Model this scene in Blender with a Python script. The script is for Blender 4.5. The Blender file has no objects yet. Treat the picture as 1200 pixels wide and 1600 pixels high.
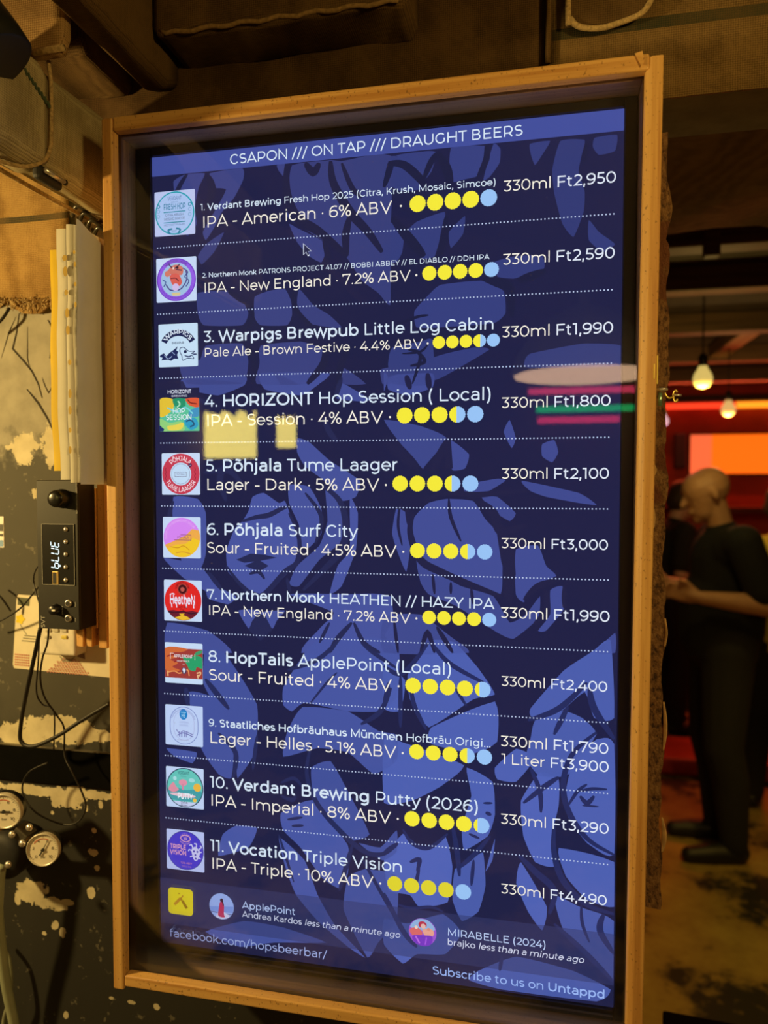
import bpy, bmesh, math, random
from mathutils import Vector, Matrix
random.seed(4)
scene = bpy.context.scene
COL = scene.collection
PI = math.pi

# ------------------------------------------------------------------ camera, world, lights, exposure
SZ = 1.12                                   # height of the lit screen's lower edge above the floor
CAM = Vector((0.4548, -0.8011, 0.5589 + SZ))
YAW, PITCH, FPX = -0.21607, -0.03748, 1150.0
FWD = Vector((math.sin(YAW) * math.cos(PITCH), math.cos(YAW) * math.cos(PITCH), math.sin(PITCH)))
RGT = Vector((math.cos(YAW), -math.sin(YAW), 0))
UPV = RGT.cross(FWD)
cam_data = bpy.data.cameras.new('camera')
cam_data.sensor_width = 36
cam_data.lens = FPX / 1600 * 36
cam_data.clip_start = 0.02
cam_data.dof.use_dof = True
cam_data.dof.focus_distance = 0.80
cam_data.dof.aperture_fstop = 3.9
camera = bpy.data.objects.new('camera', cam_data)
COL.objects.link(camera)
m = Matrix((RGT, UPV, -FWD)).transposed().to_4x4()
m.translation = CAM
camera.matrix_world = m
scene.camera = camera

world = bpy.data.worlds.new('world')
scene.world = world
world.use_nodes = True
world.node_tree.nodes['Background'].inputs[0].default_value = (1.0, 0.62, 0.25, 1)
world.node_tree.nodes['Background'].inputs[1].default_value = 0.012


def lamp(name, kind, loc, energy, color, size=0.03, target=None, spot=None):
    d = bpy.data.lights.new(name, kind)
    d.energy = energy
    d.color = color
    if kind == 'AREA':
        d.size = size
    else:
        d.shadow_soft_size = size
    if spot:
        d.spot_size, d.spot_blend = spot
    o = bpy.data.objects.new(name, d)
    o.location = loc
    if target is not None:
        o.rotation_euler = (Vector(target) - Vector(loc)).to_track_quat('-Z', 'Y').to_euler()
    COL.objects.link(o)
    return o


WARM = (1.0, 0.68, 0.19)
lamp('wall_lamp_light', 'POINT', (-0.80, -0.52, 1.80), 50.0, (1.0, 0.68, 0.23), 0.03)
lamp('right_fill_light', 'POINT', (1.05, -0.78, 2.05), 19.0, (1.0, 0.64, 0.18), 0.06)  # unseen fill added on the right to brighten the frame and box lining
lamp('far_room_light', 'SPOT', (1.45, 1.25, 2.3), 42.0, (1.0, 0.62, 0.10), 0.10, (1.12, 1.75, 0), (math.radians(74), 0.5))
scene.view_settings.view_transform = 'Standard'
scene.view_settings.look = 'None'
scene.view_settings.gamma = 1
scene.view_settings.use_curve_mapping = False
scene.view_settings.exposure = 0.0


# ------------------------------------------------------------------ helpers
def ray(px, py):
    return RGT * ((px - 600) / FPX) + UPV * ((800 - py) / FPX) + FWD


def at(px, py, y):
    d = ray(px, py)
    return CAM + d * ((y - CAM.y) / d.y)


def at_x(px, py, x):
    d = ray(px, py)
    return CAM + d * ((x - CAM.x) / d.x)


def lin(c):
    return tuple((x / 255 / 12.92) if x <= 10.3 else ((x / 255 + 0.055) / 1.055) ** 2.4 for x in c[:3])


class MB:
    """Collects geometry for ONE mesh object."""

    def __init__(self):
        self.v, self.f, self.c, self.mi = [], [], [], []

    def face(self, pts, col=(0, 0, 0), mi=0):
        k = len(self.v)
        self.v += [tuple(p) for p in pts]
        self.f.append(tuple(range(k, k + len(pts))))
        self.c.append(col)
        self.mi.append(mi)

    def add(self, vs, fs, mi=0, col=(0, 0, 0)):
        k = len(self.v)
        self.v += [tuple(p) for p in vs]
        for f in fs:
            self.f.append(tuple(i + k for i in f))
            self.c.append(col)
            self.mi.append(mi)

    def box(self, a, b, mi=0, rot=None, org=None):
        x0, y0, z0 = a
        x1, y1, z1 = b
        vs = [Vector(p) for p in ((x0, y0, z0), (x1, y0, z0), (x1, y1, z0), (x0, y1, z0),
                                  (x0, y0, z1), (x1, y0, z1), (x1, y1, z1), (x0, y1, z1))]
        if rot is not None:
            o = Vector(org) if org is not None else (Vector(a) + Vector(b)) / 2
            vs = [rot @ (p - o) + o for p in vs]
        self.add(vs, [(0, 3, 2, 1), (4, 5, 6, 7), (0, 1, 5, 4), (1, 2, 6, 5), (2, 3, 7, 6), (3, 0, 4, 7)], mi)

    def lathe(self, prof, n=24, mat=None, mi=0):
        """prof: (radius, height) pairs, turned round local z."""
        vs, fs = [], []
        for r, h in prof:
            for i in range(n):
                a = 2 * PI * i / n
                vs.append(Vector((r * math.cos(a), r * math.sin(a), h)))
        for j in range(len(prof) - 1):
            for i in range(n):
                k = (i + 1) % n
                fs.append((j * n + i, j * n + k, (j + 1) * n + k, (j + 1) * n + i))
        if prof[0][0] > 1e-6:
            fs.append(tuple(reversed(range(n))))
        if prof[-1][0] > 1e-6:
            fs.append(tuple((len(prof) - 1) * n + i for i in range(n)))
        if mat is not None:
            vs = [mat @ p for p in vs]
        self.add(vs, fs, mi)

    def tube(self, path, r, n=10, mi=0, caps=True):
        path = [Vector(p) for p in path]
        rs = r if isinstance(r, (list, tuple)) else [r] * len(path)
        vs, fs = [], []
        prev = None
        for i, p in enumerate(path):
            t = (path[min(i + 1, len(path) - 1)] - path[max(i - 1, 0)]).normalized()
            if prev is None:
                u = t.orthogonal().normalized()
            else:
                u = (prev - t * prev.dot(t))
                u = u.normalized() if u.length > 1e-6 else t.orthogonal().normalized()
            prev = u
            w = t.cross(u)
            for k in range(n):
                a = 2 * PI * k / n
                vs.append(p + (u * math.cos(a) + w * math.sin(a)) * rs[i])
        for i in range(len(path) - 1):
            for k in range(n):
                q = (k + 1) % n
                fs.append((i * n + k, i * n + q, (i + 1) * n + q, (i + 1) * n + k))
        if caps:
            fs.append(tuple(reversed(range(n))))
            fs.append(tuple((len(path) - 1) * n + k for k in range(n)))
        self.add(vs, fs, mi)

    def ball(self, c, r, n=14, mi=0, scale=(1, 1, 1)):
        c = Vector(c)
        prof = [(math.sin(PI * i / n), -math.cos(PI * i / n)) for i in range(n + 1)]
        vs, fs, seg = [], [], n * 2
        for a, h in prof[1:-1]:
            for k in range(seg):
                t = 2 * PI * k / seg
                vs.append(c + Vector((a * math.cos(t) * scale[0], a * math.sin(t) * scale[1], h * scale[2])) * r)
        for j in range(n - 2):
            for k in range(seg):
                q = (k + 1) % seg
                fs.append((j * seg + k, j * seg + q, (j + 1) * seg + q, (j + 1) * seg + k))
        b = len(vs)
        vs += [c + Vector((0, 0, -r * scale[2])), c + Vector((0, 0, r * scale[2]))]
        for k in range(seg):
            q = (k + 1) % seg
            fs.append((b, q, k))
            fs.append((b + 1, (n - 2) * seg + k, (n - 2) * seg + q))
        self.add(vs, fs, mi)

    def capsule(self, p0, r0, p1, r1, n=12):
        p0, p1 = Vector(p0), Vector(p1)
        d = p1 - p0
        steps = max(2, int(d.length / (max(r0, r1) * 0.35)) + 1)
        t = d.normalized() if d.length > 1e-6 else Vector((0, 0, 1))
        path, rad = [], []
        for i in range(5):
            a = PI / 2 * i / 5
            path.append(p0 - t * r0 * math.cos(a)); rad.append(max(r0 * math.sin(a), 0.0005))
        for i in range(steps + 1):
            f = i / steps
            path.append(p0 + d * f); rad.append(r0 + (r1 - r0) * f)
        for i in range(4, -1, -1):
            a = PI / 2 * i / 5
            path.append(p1 + t * r1 * math.cos(a)); rad.append(max(r1 * math.sin(a), 0.0005))
        self.tube(path, rad, n)

    def build(self, name, mats, parent=None, smooth=False, bevel=0.0, seg=2, flat_colors=False, recalc=True):
        me = bpy.data.meshes.new(name)
        org = Vector((0, 0, 0))
        if parent is not None:
            w = parent
            while w is not None:
                org = org + Vector(w.location)
                w = w.parent
        me.from_pydata([tuple(Vector(p) - org) for p in self.v], [], self.f)
        if not isinstance(mats, (list, tuple)):
            mats = [mats]
        for mm in mats:
            me.materials.append(mm)
        me.polygons.foreach_set('material_index', self.mi)
        if flat_colors:
            at_ = me.color_attributes.new('pixel', 'FLOAT_COLOR', 'CORNER')
            buf = []
            for p in me.polygons:
                c = self.c[p.index]
                buf += [c[0], c[1], c[2], 1.0] * p.loop_total
            at_.data.foreach_set('color', buf)
        if recalc and not flat_colors:
            bm = bmesh.new()
            bm.from_mesh(me)
            bmesh.ops.remove_doubles(bm, verts=bm.verts, dist=1e-6)
            bmesh.ops.recalc_face_normals(bm, faces=bm.faces)
            bm.to_mesh(me)
            bm.free()
        if smooth:
            me.polygons.foreach_set('use_smooth', [True] * len(me.polygons))
        o = bpy.data.objects.new(name, me)
        COL.objects.link(o)
        if parent is not None:
            o.parent = parent
        if bevel:
            b = o.modifiers.new('bevel', 'BEVEL')
            b.width = bevel
            b.segments = seg
            b.limit_method = 'ANGLE'
            b.angle_limit = math.radians(40)
        return o


def tag(o, label=None, cat=None, group=None, kind=None):
    for k, val in (('label', label), ('category', cat), ('group', group), ('kind', kind)):
        if val:
            o[k] = val
    return o


def thing(name, loc, label, cat, group=None):
    o = bpy.data.objects.new(name, None)
    o.location = loc
    o.empty_display_size = 0.02
    COL.objects.link(o)
    return tag(o, label, cat, group)


def smooth_path(pts, k=8, closed=False):
    P = [Vector(p) for p in pts]
    n = len(P)
    out = []
    rng = range(n) if closed else range(n - 1)
    for i in rng:
        if closed:
            a, b, c, d = P[(i - 1) % n], P[i], P[(i + 1) % n], P[(i + 2) % n]
        else:
            a, b, c, d = P[max(i - 1, 0)], P[i], P[i + 1], P[min(i + 2, n - 1)]
        for j in range(k):
            t = j / k
            out.append(0.5 * ((2 * b) + (c - a) * t + (2 * a - 5 * b + 4 * c - d) * t * t + (3 * b - a - 3 * c + d) * t ** 3))
    if not closed:
        out.append(P[-1])
    return out


# ------------------------------------------------------------------ materials
def new_mat(name):
    mt = bpy.data.materials.new(name)
    mt.use_nodes = True
    nt = mt.node_tree
    return mt, nt, nt.nodes, nt.links, nt.nodes['Principled BSDF']


def noise_node(nt, scale, detail=4, vec=None, rough=0.55):
    n = nt.nodes.new('ShaderNodeTexNoise')
    n.inputs['Scale'].default_value = scale
    n.inputs['Detail'].default_value = detail
    n.inputs['Roughness'].default_value = rough
    if vec is not None:
        nt.links.new(vec, n.inputs['Vector'])
    return n


def coords(nt, scale=(1, 1, 1), loc=(0, 0, 0)):
    tc = nt.nodes.new('ShaderNodeNewGeometry')
    mp = nt.nodes.new('ShaderNodeMapping')
    mp.inputs['Scale'].default_value = scale
    mp.inputs['Location'].default_value = loc
    nt.links.new(tc.outputs['Position'], mp.inputs['Vector'])
    return mp.outputs['Vector']


def ramp(nt, fac, stops):
    r = nt.nodes.new('ShaderNodeValToRGB')
    e = r.color_ramp.elements
    while len(e) < len(stops):
        e.new(0.5)
    for i, (p, c) in enumerate(stops):
        e[i].position = p
        e[i].color = (*c, 1) if len(c) == 3 else c
    nt.links.new(fac, r.inputs['Fac'])
    return r


def math_node(nt, op, a, b=None, c=None):
    n = nt.nodes.new('ShaderNodeMath')
    n.operation = op
    for i, x in enumerate((a, b, c)):
        if x is None:
            continue
        if isinstance(x, (int, float)):
            n.inputs[i].default_value = x
        else:
            nt.links.new(x, n.inputs[i])
    return n.outputs[0]


def mix_color(nt, fac, a, b):
    n = nt.nodes.new('ShaderNodeMix')
    n.data_type = 'RGBA'
    for s, x in ((n.inputs[0], fac), (n.inputs[6], a), (n.inputs[7], b)):
        if isinstance(x, (int, float)):
            s.default_value = x
        elif isinstance(x, tuple):
            s.default_value = (*x, 1)
        else:
            nt.links.new(x, s)
    return n.outputs[2]


def bump(nt, height, strength, dist, bsdf):
    b = nt.nodes.new('ShaderNodeBump')
    b.inputs['Strength'].default_value = strength
    b.inputs['Distance'].default_value = dist
    nt.links.new(height, b.inputs['Height'])
    nt.links.new(b.outputs[0], bsdf.inputs['Normal'])


def plain(name, col, rough=0.6, metal=0.0, var=0.12, scale=60, bmp=0.0):
    mt, nt, N, L, b = new_mat(name)
    v = coords(nt)
    n = noise_node(nt, scale, 3, v)
    d = tuple(max(0, x * (1 - var)) for x in col)
    l = tuple(min(1, x * (1 + var)) for x in col)
    r = ramp(nt, n.outputs[0], [(0.3, d), (0.7, l)])
    L.new(r.outputs[0], b.inputs['Base Color'])
    b.inputs['Roughness'].default_value = rough
    b.inputs['Metallic'].default_value = metal
    if bmp:
        bump(nt, n.outputs[0], bmp, 0.002, b)
    return mt


def wood(name, light, dark, axis, rough=0.5, speck=True, knots=0.0):
    mt, nt, N, L, b = new_mat(name)
    s = [55, 55, 55]
    s[axis] = 2.2
    v = coords(nt, tuple(s))
    n1 = noise_node(nt, 1.0, 6, v, 0.6)
    s2 = [230, 230, 230]
    s2[axis] = 5
    n2 = noise_node(nt, 1.0, 3, coords(nt, tuple(s2)))
    f = math_node(nt, 'ADD', math_node(nt, 'MULTIPLY', n1.outputs[0], 0.65), math_node(nt, 'MULTIPLY', n2.outputs[0], 0.35))
    r = ramp(nt, f, [(0.38, dark), (0.5, tuple((a * .75 + c * .25) for a, c in zip(light, dark))), (0.60, light)])
    col = r.outputs[0]
    # knots
    s3 = [14, 14, 14]
    s3[axis] = 7
    vo = N.new('ShaderNodeTexVoronoi')
    vo.inputs['Scale'].default_value = 1.0
    L.new(coords(nt, tuple(s3), (3.3, 1.7, 5.1)), vo.inputs['Vector'])
    k = ramp(nt, vo.outputs['Distance'], [(0.05, (1, 1, 1)), (0.11, (0, 0, 0))])
    col = mix_color(nt, math_node(nt, 'MULTIPLY', k.outputs[0], knots), col, tuple(x * 0.3 for x in dark))
    if speck:
        n3 = noise_node(nt, 1.0, 2, coords(nt, (420, 420, 260)))
        k3 = ramp(nt, n3.outputs[0], [(0.64, (0, 0, 0)), (0.70, (1, 1, 1))])
        col = mix_color(nt, math_node(nt, 'MULTIPLY', k3.outputs[0], 0.7), col, tuple(x * 0.25 for x in dark))
    L.new(col, b.inputs['Base Color'])
    b.inputs['Roughness'].default_value = rough
    bump(nt, f, 0.25, 0.001, b)
    return mt


def burlap(name, light, dark, stripe=None, period=0.0024):
    """stripe = (axis, centre, half width, colour): a woven coloured stripe of the sacking."""
    mt, nt, N, L, b = new_mat(name)
    geo = N.new('ShaderNodeNewGeometry')
    sep = N.new('ShaderNodeSeparateXYZ')
    L.new(geo.outputs['Position'], sep.inputs[0])
    k = 2 * PI / period
    wob = noise_node(nt, 40, 2, geo.outputs['Position'])
    acc = None
    for i in range(3):
        a = math_node(nt, 'ADD', math_node(nt, 'MULTIPLY', sep.outputs[i], k), math_node(nt, 'MULTIPLY', wob.outputs[0], 6.0))
        s_ = math_node(nt, 'SINE', a)
        acc = s_ if acc is None else math_node(nt, 'ADD', acc, s_)
    weave = math_node(nt, 'MULTIPLY_ADD', acc, 0.16, 0.5)
    big = noise_node(nt, 18, 5, geo.outputs['Position'])
    fine = noise_node(nt, 600, 2, geo.outputs['Position'])
    f = math_node(nt, 'ADD', math_node(nt, 'MULTIPLY', weave, 0.35),
                  math_node(nt, 'ADD', math_node(nt, 'MULTIPLY', big.outputs[0], 0.4), math_node(nt, 'MULTIPLY', fine.outputs[0], 0.25)))
    r = ramp(nt, f, [(0.36, dark), (0.62, light)])
    col = r.outputs[0]
    if stripe:
        ax, c0, hw, sc = stripe
        d = math_node(nt, 'ABSOLUTE', math_node(nt, 'SUBTRACT', sep.outputs[ax], c0))
        mk = math_node(nt, 'MULTIPLY', math_node(nt, 'LESS_THAN', d, hw), math_node(nt, 'MULTIPLY_ADD', weave, 0.9, 0.3))
        col = mix_color(nt, mk, col, sc)
    L.new(col, b.inputs['Base Color'])
    b.inputs['Roughness'].default_value = 0.95
    b.inputs['Specular IOR Level'].default_value = 0.1
    bump(nt, f, 0.6, 0.0015, b)
    return mt


def glow(name, col, strength):
    mt, nt, N, L, b = new_mat(name)
    b.inputs['Base Color'].default_value = (*col, 1)
    b.inputs['Emission Color'].default_value = (*col, 1)
    b.inputs['Emission Strength'].default_value = strength
    b.inputs['Roughness'].default_value = 0.6
    return mt


M = {}
M['wood_v'] = wood('pine_upright', (0.68, 0.41, 0.135), (0.44, 0.215, 0.055), 2)
M['wood_h'] = wood('pine_rail', (0.68, 0.41, 0.135), (0.44, 0.215, 0.055), 0)
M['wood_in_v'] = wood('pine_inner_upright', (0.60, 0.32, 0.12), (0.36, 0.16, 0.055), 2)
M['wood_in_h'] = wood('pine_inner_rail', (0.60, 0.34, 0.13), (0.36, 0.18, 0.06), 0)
M['wood_block'] = wood('rough_pine', (0.78, 0.46, 0.16), (0.40, 0.18, 0.055), 2, knots=0.8)
M['black'] = plain('black_plastic', (0.008, 0.008, 0.009), 0.38)
M['black_matte'] = plain('black_rubber', (0.010, 0.010, 0.010), 0.65)
M['panel'] = plain('black_anodised_panel', (0.014, 0.0135, 0.012), 0.5, 0.2, 0.1, 300)
M['chrome'] = plain('chrome', (0.75, 0.73, 0.70), 0.28, 0.75)
M['brass'] = plain('brass', (0.80, 0.62, 0.14), 0.35, 0.6)
M['gold'] = plain('gilt_contact', (0.75, 0.55, 0.22), 0.35, 0.8)
M['cable'] = plain('cable_sheath', (0.012, 0.011, 0.010), 0.5)
M['white_print'] = plain('grey_print', (0.45, 0.45, 0.43), 0.6)
M['bezel'] = plain('bezel_plastic', (0.010, 0.010, 0.011), 0.35)
M['paper'] = plain('white_paper', (0.80, 0.79, 0.76), 0.7, 0, 0.05, 20)
M['yellow'] = plain('yellow_card', (0.80, 0.56, 0.01), 0.6, 0, 0.06, 20)


def screen_material():
    mt, nt, N, L, b = new_mat('lit_display')
    N.remove(b)
    e = N.new('ShaderNodeEmission')
    a = N.new('ShaderNodeAttribute')
    a.attribute_name = 'pixel'
    L.new(a.outputs['Color'], e.inputs['Color'])
    L.new(e.outputs[0], N['Material Output'].inputs['Surface'])
    return mt


M['screen'] = screen_material()


def glass_material():
    mt, nt, N, L, b = new_mat('dusty_glass')
    N.remove(b)
    tr = N.new('ShaderNodeBsdfTransparent')
    gl = N.new('ShaderNodeBsdfGlossy')
    gl.inputs['Roughness'].default_value = 0.012
    gl.inputs['Color'].default_value = (1, 1, 1, 1)
    fr = N.new('ShaderNodeFresnel')
    fr.inputs['IOR'].default_value = 1.5
    df = N.new('ShaderNodeBsdfDiffuse')
    df.inputs['Color'].default_value = (0.55, 0.5, 0.42, 1)
    m1 = N.new('ShaderNodeMixShader')
    m2 = N.new('ShaderNodeMixShader')
    L.new(fr.outputs[0], m1.inputs[0])
    L.new(tr.outputs[0], m1.inputs[1])
    L.new(gl.outputs[0], m1.inputs[2])
    v = coords(nt)
    n1 = noise_node(nt, 7, 4, v)
    n2 = noise_node(nt, 260, 1, v)
    sp = ramp(nt, n2.outputs[0], [(0.78, (0, 0, 0)), (0.82, (1, 1, 1))])
    f = math_node(nt, 'ADD', math_node(nt, 'MULTIPLY', n1.outputs[0], 0.012), math_node(nt, 'MULTIPLY', sp.outputs[0], 0.10))
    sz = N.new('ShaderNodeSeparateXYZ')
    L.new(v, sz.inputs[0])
    # dust along the lower edge of the pane, thickened to brighten the dim box bottom
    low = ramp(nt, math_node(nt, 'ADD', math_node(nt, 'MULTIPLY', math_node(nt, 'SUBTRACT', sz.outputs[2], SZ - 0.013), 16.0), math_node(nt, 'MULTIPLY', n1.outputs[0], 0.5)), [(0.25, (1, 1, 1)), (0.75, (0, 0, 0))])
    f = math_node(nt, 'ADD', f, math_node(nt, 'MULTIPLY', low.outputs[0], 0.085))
    L.new(f, m2.inputs[0])
    L.new(m1.outputs[0], m2.inputs[1])
    L.new(df.outputs[0], m2.inputs[2])
    L.new(m2.outputs[0], N['Material Output'].inputs['Surface'])
    return mt


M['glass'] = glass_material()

# ------------------------------------------------------------------ lettering: a geometric single-stroke alphabet
def A(cx, cy, rx, ry, a0, a1):
    return ('a', cx, cy, rx, ry, a0, a1)


def O(cx, cy, rx, ry):
    return [A(cx, cy, rx, ry, 0, 360)]


DOT = 'dot'
STEM = [(130, 0), (130, 700)]
G = {
    ' ': (262, []),
    'A': (740, [[(35, 0), (370, 690), (705, 0)], [(150, 200), (590, 200)]]),
    'B': (750, [STEM, [(130, 662), (400, 662), A(400, 510, 150, 152, 90, -90), (130, 358)],
                [(130, 358), (430, 358), A(430, 198, 165, 160, 90, -90), (130, 38)]]),
    'C': (720, [[A(395, 350, 310, 315, 43, 317)]]),
    'D': (830, [STEM, [(130, 662), (390, 662), A(390, 350, 330, 312, 90, -90), (130, 38)]]),
    'E': (675, [STEM, [(130, 662), (590, 662)], [(130, 360), (540, 360)], [(130, 38), (605, 38)]]),
    'F': (640, [STEM, [(130, 662), (585, 662)], [(130, 320), (535, 320)]]),
    'G': (775, [[A(395, 350, 310, 315, 43, 322)], [(650, 360), (650, 110)]]),
    'H': (820, [STEM, [(690, 0), (690, 700)], [(130, 358), (690, 358)]]),
    'I': (310, [[(155, 0), (155, 700)]]),
    'J': (560, [[(140, 662), (425, 662), (425, 230), A(240, 230, 185, 195, 0, -135)]]),
    'K': (730, [STEM, [(630, 700), (130, 215)], [(300, 385), (655, 0)]]),
    'L': (600, [STEM, [(130, 38), (570, 38)]]),
    'M': (960, [[(130, 0), (130, 690), (480, 100), (830, 690), (830, 0)]]),
    'N': (820, [[(130, 0), (130, 690), (690, 10), (690, 700)]]),
    'O': (845, [O(422, 350, 345, 315)]),
    'P': (720, [STEM, [(130, 662), (390, 662), A(390, 450, 225, 212, 90, -90), (130, 238)]]),
    'Q': (845, [O(422, 350, 345, 315), [(430, 120), (700, -60)]]),
    'R': (725, [STEM, [(130, 662), (390, 662), A(390, 450, 225, 212, 90, -90), (130, 238)], [(430, 245), (625, 0)]]),
    'S': (625, [[A(315, 512, 212, 150, 38, 270), A(315, 198, 228, 162, 90, -138)]]),
    'T': (592, [[(20, 662), (572, 662)], [(296, 700), (296, 0)]]),
    'U': (800, [[(125, 700), (125, 290), A(400, 290, 275, 255, 180, 360), (675, 700)]]),
    'V': (725, [[(32, 700), (362, 15), (693, 700)]]),
    'W': (1130, [[(40, 700), (308, 15), (565, 690), (822, 15), (1090, 700)]]),
    'X': (670, [[(45, 0), (625, 700)], [(45, 700), (625, 0)]]),
    'Y': (660, [[(22, 700), (330, 265), (638, 700)], [(330, 265), (330, 0)]]),
    'Z': (670, [[(60, 662), (590, 662), (75, 38), (620, 38)]]),
    '0': (660, [O(330, 350, 250, 315)]),
    '1': (371, [[(15, 662), (225, 662), (225, 0)]]),
    '2': (570, [[A(275, 475, 215, 188, 150, -38), (95, 38), (535, 38)]]),
    '3': (565, [[(60, 662), (475, 662), (262, 400), A(262, 215, 225, 178, 88, -142)]]),
    '4': (660, [[(430, 700), (75, 192), (640, 192)], [(475, 420), (475, 0)]]),
    '5': (566, [[(480, 662), (135, 662), (108, 392), (255, 392), A(262, 215, 228, 178, 90, -142)]]),
    '6': (611, [O(318, 225, 230, 188), [A(385, 345, 297, 318, 62, 188)]]),
    '7': (594, [[(45, 540), (45, 662), (535, 662), (225, 0)]]),
    '8': (643, [O(320, 515, 208, 148), O(320, 200, 245, 163)]),
    '9': (611, [O(292, 475, 230, 188), [A(225, 355, 297, 318, 8, -118)]]),
    'a': (585, [[A(285, 340, 190, 145, 150, 0), (475, 0)], [(475, 295), (265, 295), A(265, 167, 170, 128, 90, 270), (300, 39), A(300, 190, 175, 152, 270, 345)]]),
    'b': (668, [[(115, 0), (115, 742)], O(348, 260, 228, 224)]),
    'c': (551, [[A(300, 260, 232, 224, 42, 318)]]),
    'd': (668, [[(553, 0), (553, 742)], O(320, 260, 228, 224)]),
    'e': (599, [[(72, 262), (526, 262), A(300, 260, 230, 224, 0, 318)]]),
    'f': (344, [[(118, 0), (118, 590), A(245, 590, 127, 115, 180, 62)], [(18, 482), (300, 482)]]),
    'g': (674, [O(318, 268, 225, 216), [(553, 520), (553, 25), A(325, 25, 228, 180, 0, -138)]]),
    'h': (661, [[(115, 0), (115, 742)], [A(337, 288, 216, 196, 180, 0), (553, 0)]]),
    'i': (270, [[(135, 0), (135, 520)], (DOT, 135, 680)]),
    'j': (275, [[(138, 520), (138, -70), A(35, -70, 103, 98, 0, -105)], (DOT, 138, 680)]),
    'k': (596, [[(115, 0), (115, 742)], [(500, 520), (115, 150)], [(265, 295), (530, 0)]]),
    'l': (270, [[(135, 0), (135, 742)]]),
    'm': (1044, [[(115, 0), (115, 520)], [A(323, 300, 206, 184, 180, 0), (529, 0)], [A(735, 300, 206, 184, 180, 0), (941, 0)]]),
    'n': (661, [[(115, 0), (115, 520)], [A(337, 288, 216, 196, 180, 0), (553, 0)]]),
    'o': (621, [O(310, 260, 236, 224)]),
    'p': (668, [[(115, -190), (115, 520)], O(348, 260, 228, 224)]),
    'q': (668, [[(553, -190), (553, 520)], O(320, 260, 228, 224)]),
    'r': (404, [[(115, 0), (115, 520)], [A(350, 262, 235, 224, 180, 92)]]),
    's': (491, [[A(245, 373, 168, 108, 33, 270), A(245, 150, 175, 112, 90, -142)]]),
    't': (408, [[(145, 635), (145, 165), A(265, 165, 120, 128, 180, 300)], [(22, 482), (325, 482)]]),
    'u': (656, [[(105, 520), (105, 232), A(322, 232, 217, 196, 180, 360)], [(545, 520), (545, 0)]]),
    'v': (533, [[(28, 520), (267, 15), (506, 520)]]),
    'w': (863, [[(35, 520), (236, 15), (432, 510), (628, 15), (828, 520)]]),
    'x': (526, [[(40, 0), (486, 520)], [(40, 520), (486, 0)]]),
    'y': (533, [[(28, 520), (270, 5)], [(506, 520), (250, -60), A(120, -35, 125, 125, -20, -120)]]),
    'z': (512, [[(55, 482), (440, 482), (65, 38), (460, 38)]]),
    '.': (220, [(DOT, 110, 48)]),
    ',': (220, [(DOT, 110, 48), [(115, 40), (75, -115)]]),
    '·': (230, [(DOT, 115, 290)]),
    '-': (396, [[(55, 255), (342, 255)]]),
    '/': (385, [[(15, -95), (350, 742)]]),
    '(': (345, [[A(560, 275, 440, 640, 135, 225)]]),
    ')': (345, [[A(-215, 275, 440, 640, 45, -45)]]),
    '%': (828, [O(200, 520, 125, 148), O(630, 180, 125, 148), [(640, 700), (190, 0)]]),
    '\u02dc': (0, [[A(-365, 640, 60, 45, 160, 20), A(-255, 655, 55, 45, 200, 340)]]),
}
G['õ'] = (621, G['o'][1] + [[(178, 612), (190, 655), (225, 682), (268, 676), (345, 640), (388, 630), (425, 652), (440, 698)]])
G['Õ'] = (845, G['O'][1] + [[(290, 785), (302, 828), (337, 855), (380, 849), (457, 813), (500, 803), (537, 825), (552, 871)]])
G['ä'] = (585, G['a'][1] + [(DOT, 200, 660), (DOT, 370, 660)])
G['ü'] = (656, G['u'][1] + [(DOT, 235, 660), (DOT, 415, 660)])


def expand(stroke):
    pts = []
    for it in stroke:
        if len(it) == 7 and it[0] == 'a':
            _, cx, cy, rx, ry, a0, a1 = it
            n = max(4, int(abs(a1 - a0) / 15))
            for i in range(n + 1):
                a = math.radians(a0 + (a1 - a0) * i / n)
                pts.append((cx + rx * math.cos(a), cy + ry * math.sin(a)))
        else:
            pts.append(it)
    out = [pts[0]]
    for p in pts[1:]:
        if math.hypot(p[0] - out[-1][0], p[1] - out[-1][1]) > 1e-9:
            out.append(p)
    return out


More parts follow.
